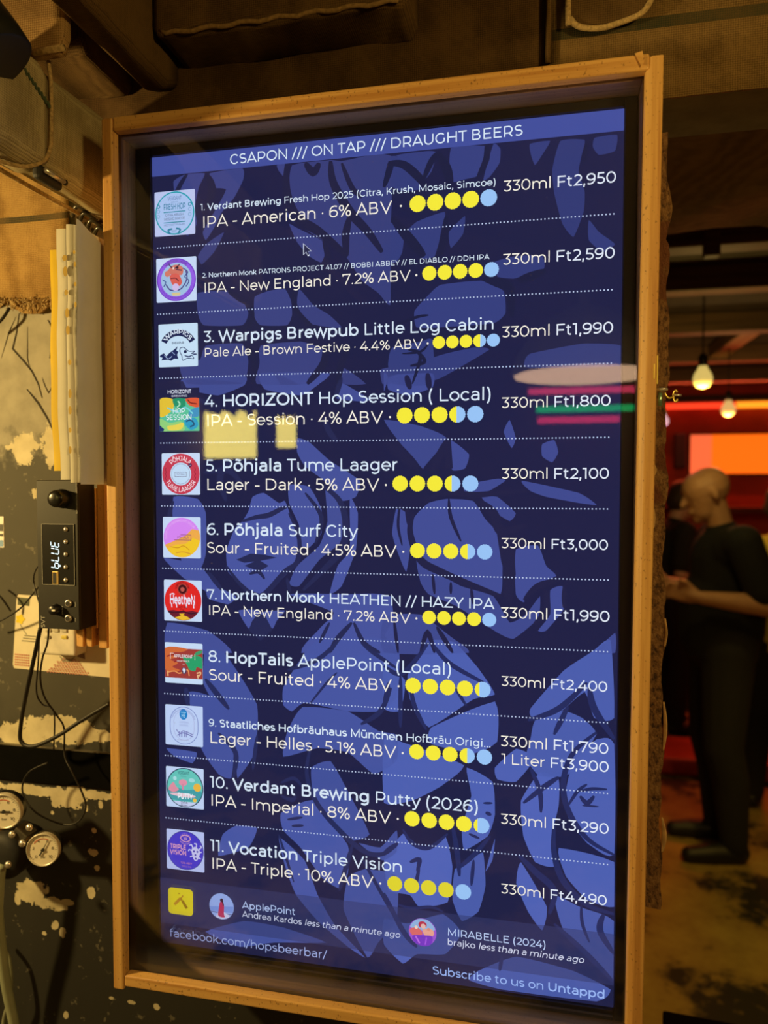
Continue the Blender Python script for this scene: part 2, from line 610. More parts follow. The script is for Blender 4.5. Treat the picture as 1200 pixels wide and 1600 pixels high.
def ribbon(mb, pts, w, put, col, mi=0, taper=False):
    """A flat stroke of width w along pts, square ends, mitred corners."""
    n = len(pts)
    closed = n > 3 and math.hypot(pts[0][0] - pts[-1][0], pts[0][1] - pts[-1][1]) < w * 0.05
    if closed:
        pts = pts[:-1]
        n -= 1
    L_, R_ = [], []
    for i in range(n):
        p = pts[i]
        a = pts[(i - 1) % n] if closed or i > 0 else None
        b = pts[(i + 1) % n] if closed or i < n - 1 else None
        d0 = d1 = None
        if a is not None:
            d = (p[0] - a[0], p[1] - a[1]); l = math.hypot(*d) or 1; d0 = (d[0] / l, d[1] / l)
        if b is not None:
            d = (b[0] - p[0], b[1] - p[1]); l = math.hypot(*d) or 1; d1 = (d[0] / l, d[1] / l)
        d0 = d0 or d1
        d1 = d1 or d0
        nx, ny = -(d0[1] + d1[1]), d0[0] + d1[0]
        l = math.hypot(nx, ny)
        if l < 1e-6:
            nx, ny, l = -d0[1], d0[0], 1
        nx, ny = nx / l, ny / l
        cs = max(0.42, nx * -d0[1] + ny * d0[0])
        h = w / 2 / cs
        if taper:
            h *= max(0.05, math.sin(PI * (0.06 + 0.88 * i / max(1, n - 1))) ** 0.6)
        L_.append((p[0] + nx * h, p[1] + ny * h))
        R_.append((p[0] - nx * h, p[1] - ny * h))
    k = len(mb.v)
    mb.v += [put(*q) for q in L_] + [put(*q) for q in R_]
    for i in range(n if closed else n - 1):
        j = (i + 1) % n
        mb.f.append((k + i, k + j, k + n + j, k + n + i))
        mb.c.append(col)
        mb.mi.append(mi)


def glyphs(mb, segs, put, col, mi=0):
    """segs: (text, stroke weight, slant[, colour]); put maps glyph units to space. Returns nothing."""
    x = 0
    for s in segs:
        txt, w, sl = s[:3]
        c = s[3] if len(s) > 3 else col
        for ch in txt:
            adv, strokes = G.get(ch, G['o'])
            for st in strokes:
                f = lambda a, b, x=x: put(x + a + sl * b, b)
                if st[0] == DOT:
                    r = w * 0.64
                    mb.face([f(st[1] + r * math.cos(i * PI / 6), st[2] + r * math.sin(i * PI / 6)) for i in range(12)], c, mi)
                else:
                    ribbon(mb, expand(st), w, f, c, mi)
            x += adv + (w - 80) * 0.25
    return x


def width_of(segs):
    return sum(G.get(ch, G['o'])[0] + (s[1] - 80) * 0.25 for s in segs for ch in s[0])


REG, MED, BOLD = 76, 90, 118


def S(px, py):
    p = at(px, py, 0.0)
    return p.x, p.z


def text_between(mb, segs, p0, p1, col, y, mi=0):
    u0, v0 = S(*p0)
    u1, v1 = S(*p1)
    k = (u1 - u0) / (width_of(segs) - 70)
    v = (v0 + v1) / 2
    glyphs(mb, segs, lambda a, b: (u0 + (a - 40) * k, y, v + b * k), col, mi)


# ------------------------------------------------------------------ the monitor and what its screen shows
WHITE = lin((222, 238, 255))
WARMW = lin((252, 246, 234))
PALE = lin((160, 185, 245))
YEL = lin((255, 243, 62))
BLU = lin((158, 203, 255))
W_, H_ = 0.53, 0.53 * 16 / 9

monitor = thing('display_monitor', (0.265, 0.02, SZ + 0.005),
                'tall portrait monitor showing the blue draught beer list inside the wooden box', 'monitor')
mb = MB()
X0, X1, ZB, ZT = -0.020, 0.5435, SZ - 0.0125, SZ + 0.953
for a, b in (((X0, -0.004, ZB), (0.0, 0.045, ZT)), ((W_, -0.004, ZB), (X1, 0.045, ZT)),
             ((0.0, -0.004, ZB), (W_, 0.045, SZ)), ((0.0, -0.004, SZ + H_), (W_, 0.045, ZT))):
    mb.box((a[0] + .0005, a[1], a[2] + .0005), (b[0] - .0005, b[1], b[2] - .0005))
mb.build('bezel', M['bezel'], monitor, bevel=0.0012)
mb = MB()
mb.box((0.001, -0.0048, SZ - 0.0075), (W_ - 0.001, -0.003, SZ - 0.0055))
mb.build('bezel_ridge', plain('grey_ridge', (0.16, 0.15, 0.13), 0.4), monitor)
mb = MB()
mb.box((0, 0.0, SZ), (W_, 0.04, SZ + H_))
mb.c = [lin((31, 34, 73))] * 6
screen = mb.build('screen', M['screen'], monitor, flat_colors=True)

CROP = {1: (230, 160, .3167), 2: (600, 160, .3167), 3: (230, 580, .3167), 4: (600, 580, .3167), 5: (240, 1000, .3375), 6: (600, 1000, .3689)}
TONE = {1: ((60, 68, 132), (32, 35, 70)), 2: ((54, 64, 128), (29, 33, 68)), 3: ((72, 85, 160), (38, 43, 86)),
        4: ((66, 78, 150), (34, 36, 74)), 5: ((72, 88, 166), (39, 46, 94)), 6: ((80, 100, 184), (38, 46, 98))}  # tones brighten downwards: the panel's viewing-angle light put into the drawing's colours
LIGHT = {
    1: ["130,390 190,355 285,350 255,420 235,520 245,600 200,660 150,600 140,480", "310,350 470,325 475,380 430,470 370,540 330,620 290,680 275,640 320,560 390,430 300,420",
        "380,640 330,740 270,800 250,760 290,700", "715,310 905,285 960,290 1200,262 1200,700 1200,1000 1140,940 1060,880 980,760 880,690 800,640 720,590 690,560 700,440",
        "640,310 690,300 680,370 650,340", "700,600 740,620 860,680 885,720 860,790 800,760 740,690", "530,960 600,930 680,920 710,980 715,1050 690,1100 560,1100 530,1060",
        "750,920 820,1000 900,1050 960,1110 900,1110 800,1090 740,1010", "250,940 400,930 460,960 500,1040 470,1100 280,1100 250,1040", "160,1300 260,1270 290,1200 470,1190 500,1280 470,1389 200,1389",
        "560,1200 760,1180 870,1220 880,1290 800,1389 540,1389 555,1290", "970,1310 1080,1389 960,1389", "1150,1320 1200,1310 1200,1389 1160,1389"],
    2: ["0,280 60,265 130,330 190,400 180,430 90,440 40,420 0,430", "220,240 260,250 235,340 200,380 150,330 60,262", "330,225 500,215 510,270 470,360 400,380 330,390", "540,205 575,230 570,300 520,370 490,380",
        "0,600 60,600 100,640 90,740 60,790 0,790", "110,650 160,590 300,540 290,640 250,760 190,770", "320,640 400,560 390,650 330,720", "870,190 990,185 975,260 960,340 990,440 985,540 935,665 880,600 840,450 830,330",
        "1040,175 1150,160 1140,240 1060,260 1030,220", "720,205 820,190 780,260 745,310 725,260", "1010,580 1060,640 1140,700 1080,740 1010,680", "540,790 640,760 780,755 790,820 700,850 640,870 560,860",
        "280,900 480,880 590,930 600,1040 540,1090 280,1110 160,1110 150,1030 220,950", "40,1210 180,1180 240,1170 240,1389 40,1389 20,1290", "240,1260 440,1210 520,1220 300,1350 240,1370",
        "720,1240 980,1190 1180,1200 1180,1300 720,1310 690,1290"],
    3: ["170,40 480,20 480,70 350,120 200,90", "560,10 900,10 840,70 760,120 580,90", "960,60 1020,90 1100,140 1060,150 960,140 930,130", "740,330 800,350 900,440 1050,540 1030,620 960,640 900,560 780,470 740,400",
        "500,690 520,620 575,600 650,650 680,640 710,720 740,830 740,940 680,1010 610,1080 560,1100 470,1060 400,990 390,890 430,780 470,740", "700,560 800,570 860,680 860,800 800,870 760,860 750,760 700,650",
        "880,570 960,620 970,760 950,850 850,930 750,1060 700,1050 740,960 850,860 890,740", "1000,620 1040,700 1030,880 960,1060 900,1100 940,960 1000,880", "130,620 250,630 290,700 290,900 260,980 180,960 130,800",
        "80,920 260,960 360,1090 300,1090 180,1020", "450,1180 560,1180 520,1230 500,1270", "560,1190 680,1180 640,1230 618,1270", "700,1100 960,1100 1200,1110 1200,1389 760,1389 860,1260 920,1190",
        "100,1240 300,1280 420,1389 100,1389", "290,1040 440,1110 400,1150 300,1120"],
    4: ["30,20 240,10 240,80 120,120 20,90", "0,240 180,270 310,330 200,470 190,480 100,380", "330,340 420,410 400,480 340,490 310,430", "590,300 620,240 650,330 630,380", "780,360 840,340 860,400 830,450 780,420",
        "400,560 560,530 600,540 500,600 400,600", "680,540 960,600 1050,660 960,650 800,620 720,590", "150,720 220,650 310,630 440,640 500,730 580,820 585,980 575,1100 440,1050 220,950 140,830",
        "480,620 560,620 650,700 620,740 540,690", "650,880 760,860 800,960 850,1010 740,1060 690,1140 650,1100", "160,930 240,980 380,1060 540,1110 620,1240 700,1200 770,1110 760,1220 640,1320 560,1290 360,1160 220,1100 180,1040",
        "820,1080 880,1060 890,1170 800,1280 760,1280 820,1200", "40,800 60,680 110,700 130,860 110,990 70,900", "0,1210 180,1200 330,1310 420,1389 0,1389", "1040,1389 1140,1290 1140,1389", "0,0 20,30 0,100"],
    5: ["760,0 1126,0 1126,260 1050,330 900,330 700,290 640,330 600,300 600,220 660,120", "690,310 900,330 1040,420 1126,440 1126,560 1020,620 900,520 760,500 600,540 620,420", "240,30 330,60 480,300 470,520 390,640 380,560 300,330 230,200",
        "160,240 300,280 370,500 360,640 300,620 220,500", "60,500 200,520 180,570 100,540", "730,590 820,560 900,700 1000,900 900,930 800,830 740,720", "590,800 740,740 900,950 900,1080 860,1150 780,1100 680,960 600,880",
        "1126,880 1126,980 1060,1020 950,940 1050,960", "580,910 700,1020 760,1180 840,1320 980,1470 900,1420 760,1300 660,1180 610,1050", "900,1100 980,1060 1126,1090 1126,1300 1040,1400 990,1470 880,1250",
        "380,860 480,870 440,960 300,1000 320,900", "240,1350 420,1300 600,1330 800,1400 560,1400 400,1420"],
    6: ["200,0 300,10 400,120 470,230 380,250 190,370 110,250 100,150 140,70", "0,100 90,170 70,300 0,290", "200,370 470,260 480,430 380,480 200,440", "0,420 100,440 340,530 240,620 120,680 0,690",
        "960,0 975,330 890,330 850,220 740,310 630,330 620,290 760,130 880,50", "640,340 760,300 840,330 900,400 780,570 700,580 650,570 600,500 620,420", "800,520 900,420 975,440 975,910 860,860 780,750 770,640",
        "580,680 660,560 740,590 740,700 710,830 720,960 640,940 590,830", "740,880 975,940 975,1130 860,1100 770,1000", "720,1080 830,1130 975,1190 975,1440 880,1340 760,1230", "580,940 690,1130 670,1230 610,1150 560,1030",
        "350,540 460,600 470,740 440,830 340,890 330,790 370,660", "80,820 170,890 260,830 290,960 270,1110 150,1130 110,1080 20,1060 0,930", "300,970 370,930 420,900 430,1040 400,1150 330,1190 290,1100",
        "0,1180 100,1200 250,1160 330,1240 260,1330 140,1330 80,1370 0,1290", "400,1400 560,1340 800,1400 960,1480 900,1530 500,1480 360,1440", "560,460 640,500 560,600 480,590 470,540", "470,840 460,930 430,980"],
}
DARK = {
    1: ["45 905,290 920,400 1000,540 1090,640 1160,740", "50 690,300 690,450 740,570 850,640 990,760", "40 780,300 820,345 850,300", "40 1000,560 980,660 985,760", "45 300,360 320,440 280,560", "30 870,680 890,760 870,830",
        "26 720,930 740,1030 820,1110", "22 505,960 520,1060 480,1130", "30 400,930 460,970 520,1000", "40 880,1200 870,1290 790,1389", "30 500,1200 530,1290 520,1389", "34 1000,1200 960,1290 940,1389", "26 200,350 150,440 140,560", "26 960,300 1010,420 1060,470"],
    2: ["40 20,300 100,310 180,380 200,420", "30 195,380 230,300 260,250", "45 265,250 310,330 330,420", "30 505,210 505,280 460,380", "50 40,570 130,680 200,760", "40 310,560 290,700 260,770", "45 490,870 560,890 620,920 630,1060",
        "18 120,1220 180,1250 140,1389", "18 170,1230 200,1280 130,1300", "40 660,880 720,860 800,830", "20 1000,200 985,300", "34 0,420 30,320 20,300", "14 60,1100 160,1060 220,1050", "12 90,1240 180,1230 220,1190"],
    3: ["26 470,740 540,720 600,710 660,680 690,670", "28 390,960 470,1060 560,1110 680,990 740,940 750,820 700,700", "35 860,560 950,640 980,760 960,880 870,980 770,1080", "22 780,600 860,720 830,850", "20 690,1020 705,1090",
        "28 1010,1240 940,1320 900,1389", "25 1020,1240 1070,1340 1150,1389", "18 900,1240 850,1340", "25 300,990 370,1080", "25 130,640 110,720 130,800", "20 505,1000 550,990 580,1025", "30 280,500 400,490 470,560", "36 420,430 360,520 390,640",
        "30 870,230 900,300 940,350", "26 960,30 930,130", "30 170,50 200,110 300,160"],
    4: ["40 320,330 230,500", "60 0,320 60,380 170,480", "28 200,640 300,600 450,610 560,600 700,590", "38 140,700 130,800 180,930 280,990 420,1050 580,1110", "18 320,630 330,720 380,840", "45 470,640 540,700 580,790 700,760",
        "30 690,1130 760,1060 860,1030", "30 800,1080 800,1180 740,1250", "25 890,1060 890,1170", "14 80,650 70,760 90,860", "18 110,660 120,760", "16 240,1000 250,1100", "14 330,1040 330,1100", "16 430,1070 440,1150",
        "18 50,1230 70,1389", "25 180,1389 215,1290 250,1389", "24 260,1260 340,1389", "30 110,20 130,90", "30 215,10 225,90", "26 560,760 580,860 590,960"],
    5: ["22 860,0 760,90 620,140", "20 960,10 1020,60 1126,130", "12 720,300 800,200 850,150", "24 1100,220 1050,330 960,390", "26 730,480 710,620 760,760 880,900 980,980 1060,990 1126,950", "24 920,950 860,1160", "14 580,900 650,1120",
        "18 960,1000 1126,1300", "30 240,180 350,320", "30 150,220 160,300", "26 300,430 380,520 370,640", "20 480,440 460,600", "14 620,830 690,820", "14 640,860 695,858", "18 590,660 650,640 690,680", "20 590,720 640,740 660,720"],
    6: ["22 0,110 80,140 190,10", "20 200,10 280,100 440,190", "22 20,180 0,290", "20 70,150 70,370", "20 110,180 130,280 180,380", "14 300,200 350,280", "24 610,340 740,290 860,180", "28 870,200 890,290 975,420", "22 780,280 720,400",
        "24 900,390 800,480 760,600 780,720 860,840 975,910", "22 740,580 680,620 590,690", "20 620,540 660,640 665,730", "26 720,780 720,900 760,1020 860,1120 975,1160", "28 570,910 640,980 720,1060 700,1160",
        "14 780,700 820,640 860,610", "14 830,640 880,630 945,632", "20 830,660 860,690 890,660", "8 840,700 910,705", "14 835,1120 840,1200 870,1280", "18 80,800 120,860 190,880 270,820", "22 290,780 310,900 320,1000",
        "20 450,830 380,910 310,970", "16 380,930 370,1040", "14 60,1120 120,1135 200,1130 250,1150", "16 150,960 130,1060", "20 110,940 150,930 140,980", "20 0,900 60,860", "10 420,690 460,690", "12 360,820 405,840",
        "16 430,730 455,740", "24 0,1070 80,1230 140,1300", "22 720,1200 860,1330 975,1450", "16 500,1340 490,1400", "26 930,1160 915,1230 975,1330"],
}
DARKPOLY = {3: ["440,930 510,900 580,905 640,920 560,935 480,945", "480,960 550,930 600,960 560,985 520,975", "540,1200 580,1200 618,1275 560,1330 500,1275"],
            4: ["590,820 640,830 650,1000 630,1160 590,1110", "310,340 330,330 340,480 300,480"]}


def parse(s, crop):
    ox, oy, k = CROP[crop]
    return [S(ox + float(a) * k, oy + float(b) * k) for a, b in (q.split(',') for q in s.split())]


def clampS(p):
    return (min(max(p[0], 0.0005), W_ - 0.0005), min(max(p[1], SZ + 0.0005), SZ + H_ - 0.0005))


mb = MB()
rnd = random.Random(2)
for c in LIGHT:
    for s in LIGHT[c]:
        raw = parse(s, c)
        pts = [(p.x, p.y) for p in smooth_path([(*q, 0) for q in raw], 5, True)]
        pts = [(0.45 * a + 0.55 * (raw[i // 5][0] + (raw[(i // 5 + 1) % len(raw)][0] - raw[i // 5][0]) * (i % 5) / 5),
                0.45 * d + 0.55 * (raw[i // 5][1] + (raw[(i // 5 + 1) % len(raw)][1] - raw[i // 5][1]) * (i % 5) / 5)) for i, (a, d) in enumerate(pts)]
        t = rnd.uniform(0.88, 1.08)
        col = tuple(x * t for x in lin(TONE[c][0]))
        mb.face([(u, -0.0003, v) for u, v in map(clampS, pts)], col)
lines = MB()
for c in DARK:
    for s in DARK[c]:
        w, rest = s.split(' ', 1)
        pts = [(p.x, p.y) for p in smooth_path([(*q, 0) for q in parse(rest, c)], 6)]
        lines.mi, n0 = lines.mi, len(lines.v)
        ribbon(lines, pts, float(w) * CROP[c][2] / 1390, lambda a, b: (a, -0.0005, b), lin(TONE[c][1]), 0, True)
        lines.v[n0:] = [(clampS((q[0], q[2]))[0], q[1], clampS((q[0], q[2]))[1]) for q in lines.v[n0:]]
for c in DARKPOLY:
    for s in DARKPOLY[c]:
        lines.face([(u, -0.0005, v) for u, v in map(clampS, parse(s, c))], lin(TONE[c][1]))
bgart = mb.build('background_drawing', M['screen'], screen, flat_colors=True)
lines.build('drawing_outline', M['screen'], screen, flat_colors=True)

# header band and the lower activity band
bmt, nt_, N_, L_2, b_2 = new_mat('see_through_band')
N_.remove(b_2)
tr_, em_, mx_ = N_.new('ShaderNodeBsdfTransparent'), N_.new('ShaderNodeEmission'), N_.new('ShaderNodeMixShader')
em_.inputs['Color'].default_value = (*lin((52, 58, 108)), 1)
mx_.inputs[0].default_value = 0.55
L_2.new(tr_.outputs[0], mx_.inputs[1])
L_2.new(em_.outputs[0], mx_.inputs[2])
L_2.new(mx_.outputs[0], N_['Material Output'].inputs['Surface'])
mb = MB()
v0, v1 = (S(620, 1490)[1] + S(320, 1452)[1]) / 2, (S(320, 1385)[1] + S(860, 1440)[1]) / 2
mb.face([(0.0, -0.0006, v0), (W_, -0.0006, v0), (W_, -0.0006, v1), (0.0, -0.0006, v1)])
mb.build('activity_band', bmt, screen, recalc=False)
mb = MB()
vb = (S(238, 276)[1] + S(974, 205)[1]) / 2
mb.face([(0, -0.0006, vb), (W_, -0.0006, vb), (W_, -0.0006, SZ + H_), (0, -0.0006, SZ + H_)], lin((68, 82, 162)))
mb.build('header_band', M['screen'], screen, flat_colors=True)
mb = MB()
text_between(mb, [('CSAPON /// ON TAP /// DRAUGHT BEERS', MED, 0)], (360, 256.5), (817, 213), WHITE, -0.0010)
mb.build('header_text', M['screen'], screen, flat_colors=True)


def cap_dot(mb, u, v, r, col, y, lo=-9, hi=9):
    pts = []
    for i in range(72):
        a = 2 * PI * i / 72
        q = r * (1 + 0.028 * math.cos(18 * a))
        pts.append((min(max(u + q * math.cos(a), lo), hi), y, v + q * math.sin(a)))
    mb.face(pts, col)


ROWS = [
    # name segments, left and right baseline | style, left, right | dots first, last, radius, filled | prices | divider
    ([('1. ', MED, 0), ('Verdant Brewing ', BOLD, 0), ('Fresh Hop 2025 (Citra, Krush, Mosaic, Simcoe)', MED, 0)], (314, 327.7), (775, 291.8),
     'IPA - American · 6% ABV', (316.7, 355), (612, 334.5), (652.8, 319.4), (763.7, 309), 12.3, 4, [('330ml ', 'Ft2,950', (787, 299.8), (962.5, 285.8))], (247, 388, 959, 335)),
    ([('2. ', MED, 0), ('Northern Monk ', BOLD, 0), ('PATRONS PROJECT 41.07 // BOBBI ABBEY // EL DIABLO // DDH IPA', MED, 0)], (316.7, 433.3), (764.5, 406.5),
     'IPA - New England · 7.2% ABV', (319, 456.7), (641, 440.5), (671, 427.8), (768, 421), 10.8, 4, [('330ml ', 'Ft2,590', (786, 414), (960.5, 404))], (247, 492, 956, 452.5)),
    ([('3. ', MED, 0), ('Warpigs Brewpub ', BOLD, 0), ('Little Log Cabin', MED, 0)], (319, 534), (772, 516),
     'Pale Ale - Brown Festive · 4.4% ABV', (320, 557.5), (660, 545), (686, 535.5), (771, 531.6), 9.5, 3.55, [('330ml ', 'Ft1,990', (784.5, 527.5), (958, 520.7))], (250, 592, 955, 567)),
    ([('4. ', MED, 0), ('HORIZONT ', BOLD, 0), ('Hop Session ( Local)', MED, 0)], (321, 635), (768, 626),
     'IPA - Session · 4% ABV', (323, 666), (598, 661), (632.5, 649), (742.7, 647.5), 12.2, 3.45, [('330ml ', 'Ft1,800', (784, 638), (954, 634))], (252, 692.7, 951, 683)),
    ([('5. ', MED, 0), ('Põhjala ', BOLD, 0), ('Tume Laager', MED, 0)], (322.7, 736.7), (622, 735),
     'Lager - Dark · 5% ABV', (323.5, 766.7), (592, 765.7), (625.5, 756.3), (735, 755), 12, 3.45, [('330ml ', 'Ft2,100', (784, 748.2), (951.5, 748))], (253.5, 791.7, 949, 794)),
    ([('6. ', MED, 0), ('Põhjala ', BOLD, 0), ('Surf City', MED, 0)], (324, 836), (558.7, 839),
     'Sour - Fruited · 4.5% ABV', (324, 865), (619, 869), (652.5, 860.5), (757.5, 862), 11.5, 3.5, [('330ml ', 'Ft3,000', (783.5, 857), (950, 858.7))], (255, 889.5, 950, 904)),
    ([('7. ', MED, 0), ('Northern Monk ', BOLD, 0), ('HEATHEN // HAZY IPA', MED, 0)], (324.5, 936.7), (772, 950.5),
     'IPA - New England · 7.2% ABV', (326, 961), (641, 972.5), (670.6, 964.5), (764.5, 968), 10.5, 4, [('330ml ', 'Ft1,990', (782.5, 966), (952.5, 970.7))], (257, 987, 949, 1016.5)),
    ([('8. ', MED, 0), ('HopTails ', BOLD, 0), ('ApplePoint (Local)', MED, 0)], (326.5, 1035), (706, 1053),
     'Sour - Fruited · 4% ABV', (327, 1063), (611.5, 1079), (645.5, 1070.9), (754.3, 1076.8), 12, 4.3, [('330ml ', 'Ft2,400', (783.5, 1072), (949, 1080))], (258, 1085, 949, 1127)),
    ([('9. ', MED, 0), ('Staatliches Hofbräuhaus München ', BOLD, 0), ('Hofbräu Origi...', MED, 0)], (327, 1135), (767, 1166.5),
     'Lager - Helles · 5.1% ABV', (328.5, 1162), (618.5, 1181.5), (651, 1174), (757, 1182.5), 11.6, 3.5,
     [('330ml ', 'Ft1,790', (782.5, 1166), (950.5, 1177)), ('1 Liter ', 'Ft3,900', (784, 1194), (951, 1205))], (259, 1181, 949, 1238)),
    ([('10. ', MED, 0), ('Verdant Brewing ', BOLD, 0), ('Putty (2026)', MED, 0)], (329, 1231.7), (748, 1267),
     'IPA - Imperial · 8% ABV', (329.5, 1258.5), (610.5, 1285.5), (644, 1278.5), (752.5, 1289.7), 12, 4.25, [('330ml ', 'Ft3,290', (782.5, 1288), (951, 1301))], (260, 1278, 949, 1349)),
    ([('11. ', MED, 0), ('Vocation ', BOLD, 0), ('Triple Vision', MED, 0)], (329.5, 1330), (629, 1361),
     'IPA - Triple · 10% ABV', (331, 1358), (583, 1385), (617, 1380), (724, 1393), 12, 4, [('330ml ', 'Ft4,490', (783, 1397), (948, 1412))], None),
]
for i, (name, n0, n1, sty, s0, s1, d0, d1, r, filled, prices, div) in enumerate(ROWS):
    mb = MB()
    text_between(mb, name, n0, n1, WHITE, -0.0010)
    mb.build('beer_name_text', M['screen'], screen, flat_colors=True)
    mb = MB()
    text_between(mb, [(sty, REG, 0)], s0, s1, WARMW, -0.0010)
    ua, va = S(*d0)
    ub, vb = S(*d1)
    rr = r / 1390
    ue = S(*s1)[0]
    vs = (S(*s0)[1] + S(*s1)[1]) / 2
    um_r = 0.0012
    um = ue + (ua - rr - ue) * 0.52
    mb.face([(um + um_r * math.cos(k * PI / 6), -0.0010, vs + rr * 0.72 + um_r * math.sin(k * PI / 6)) for k in range(12)], WARMW)
    mb.build('beer_style_text', M['screen'], screen, flat_colors=True)
    mb = MB()
    v = (va + vb) / 2
    for k in range(5):
        u = ua + (ub - ua) * k / 4
        fr = min(max(filled - k, 0), 1)
        cut = u - rr + 2 * rr * fr
        if fr > 0:
            cap_dot(mb, u, v, rr, YEL if i < 10 else lin((232, 220, 52)), -0.0010, -9, cut if fr < 1 else 9)
        if fr < 1:
            cap_dot(mb, u, v, rr, BLU, -0.0010, cut if fr > 0 else -9, 9)
    mb.build('rating_caps', M['screen'], screen, flat_colors=True)
    for a, b, p0, p1 in prices:
        mb = MB()
        text_between(mb, [(a, REG, 0, WARMW), (b, MED, 0, lin((232, 240, 255)))], p0, p1, WHITE, -0.0010)
        mb.build('price_text', M['screen'], screen, flat_colors=True)
    if div:
        (u0, v0), (u1, v1) = S(div[0], div[1]), S(div[2], div[3])
        v = (v0 + v1) / 2
        mb = MB()
        n = 135
        for k in range(n):
            u = u0 + (u1 - u0) * k / (n - 1)
            mb.face([(u - .0007, -0.001, v - .0007), (u + .0007, -0.001, v - .0007), (u + .0007, -0.001, v + .0007), (u - .0007, -0.001, v + .0007)], lin((190, 205, 240)))
        mb.build('dotted_divider', M['screen'], screen, flat_colors=True)


# ---- round labels and badges
class Badge:
    def __init__(self, tl, br, name='beer_badge', label=None, square=True):
        u0, v1 = S(*tl)
        u1, v0 = S(*br)
        self.cu, self.cv = (u0 + u1) / 2, (v0 + v1) / 2
        self.hu, self.hv = (u1 - u0) / 2, (v1 - v0) / 2
        if square:
            self.hu = self.hv = (self.hu + self.hv) / 2
        self.mb, self.y, self.name, self.label = MB(), -0.0008, name, label

    def put(self, a, b):
        return (self.cu + a * self.hu, self.y, self.cv + b * self.hv)

    def step(self):
        self.y -= 0.00012

    def poly(self, s, col, smooth=False):
        pts = [tuple(float(x) for x in q.split(',')) for q in s.split()]
        if smooth:
            pts = [(p.x, p.y) for p in smooth_path([(*q, 0) for q in pts], 4, True)]
        self.mb.face([self.put(min(max(x, -0.995), 0.995), min(max(y, -0.995), 0.995)) for x, y in pts], lin(col))
        self.step()

    def disc(self, cx, cy, r, col, ry=None, n=40):
        ry = ry or r
        self.mb.face([self.put(cx + r * math.cos(2 * PI * i / n), cy + ry * math.sin(2 * PI * i / n)) for i in range(n)], lin(col))
        self.step()

    def line(self, s, w, col, smooth=True):
        pts = [tuple(float(x) for x in q.split(',')) for q in s.split()]
        if smooth and len(pts) > 2:
            pts = [(p.x, p.y) for p in smooth_path([(*q, 0) for q in pts], 5)]
        ribbon(self.mb, pts, w, self.put, lin(col))
        self.step()

    def ring(self, cx, cy, r, w, col, ry=None):
        ry = ry or r
        ribbon(self.mb, [(cx + r * math.cos(PI * i / 24), cy + ry * math.sin(PI * i / 24)) for i in range(49)], w, self.put, lin(col))
        self.step()

    def plate(self, x0, y0, x1, y1, r, col):
        pts = []
        for cx, cy, a in ((x1 - r, y1 - r, 0), (x0 + r, y1 - r, 90), (x0 + r, y0 + r, 180), (x1 - r, y0 + r, 270)):
            for k in range(6):
                t = math.radians(a + 18 * k)
                pts.append(self.put(cx + r * math.cos(t), cy + r * math.sin(t)))
        self.mb.face(pts, lin(col))
        self.step()

    def text(self, s, cx, cy, w, h, col, wt=90):
        segs = [(s, wt, 0)]
        tw = width_of(segs) - 60
        kx, ky = w / tw, h / 700
        glyphs(self.mb, segs, lambda a, b: self.put(cx - w / 2 + (a - 30) * kx, cy + b * ky), lin(col))
        self.step()

    def arc(self, s, cx, cy, r, span, mid, h, col, wt=100, inside=False):
        segs = [(s, wt, 0)]
        tw = width_of(segs)
        ky = h / 700

        def f(a, b):
            t = (a / tw - 0.5) * span
            ang = math.radians(mid - t) if not inside else math.radians(mid + t)
            q = r + b * ky if not inside else r - b * ky
            return self.put(cx + q * math.cos(ang), cy + q * math.sin(ang))
        glyphs(self.mb, segs, f, lin(col))
        self.step()

    def done(self):
        o = self.mb.build(self.name, M['screen'], screen, flat_colors=True)
        if self.label:
            o['label'] = self.label
        return o


WB = (205, 225, 255)
b = Badge((243, 300), (304.5, 367), label='white badge with a turquoise ring')
b.plate(-1, -1, 1, 1, .06, (196, 208, 250)); b.disc(0, 0, .97, (20, 165, 185)); b.disc(0, 0, .91, (178, 205, 250))
b.text('VERDANT', 0, .58, .68, .17, (70, 105, 165)); b.text('BREWING', 0, .46, .34, .06, (90, 130, 180))
b.text('FRESH HOP', 0, .16, 1.08, .26, (50, 130, 170), 120); b.line('-.54,.05 .54,.05', .04, (25, 140, 165)); b.line('-.54,-.42 .54,-.42', .04, (25, 140, 165))
b.text('CITRA, KRUSH', 0, -.14, .9, .11, (70, 70, 110)); b.text('MOSAIC, SIMCOE', 0, -.32, 1.02, .11, (70, 70, 110)); b.text('WEST COAST IPA 6% ABV', 0, -.58, 1.04, .09, (90, 110, 170))
for sx in (-1, 1):
    for yy, c in ((.32, (20, 140, 170)), (.1, (140, 180, 225)), (-.13, (140, 180, 225))):
        b.ring(sx * .78, yy, .07, .035, c)
    b.line('%g,-.72 %g,-.78 %g,-.95' % (sx * .1, sx * .3, sx * .2), .08, (40, 130, 165))
b.text('VERDANT', 0, -.86, .26, .07, (60, 110, 160)); b.done()

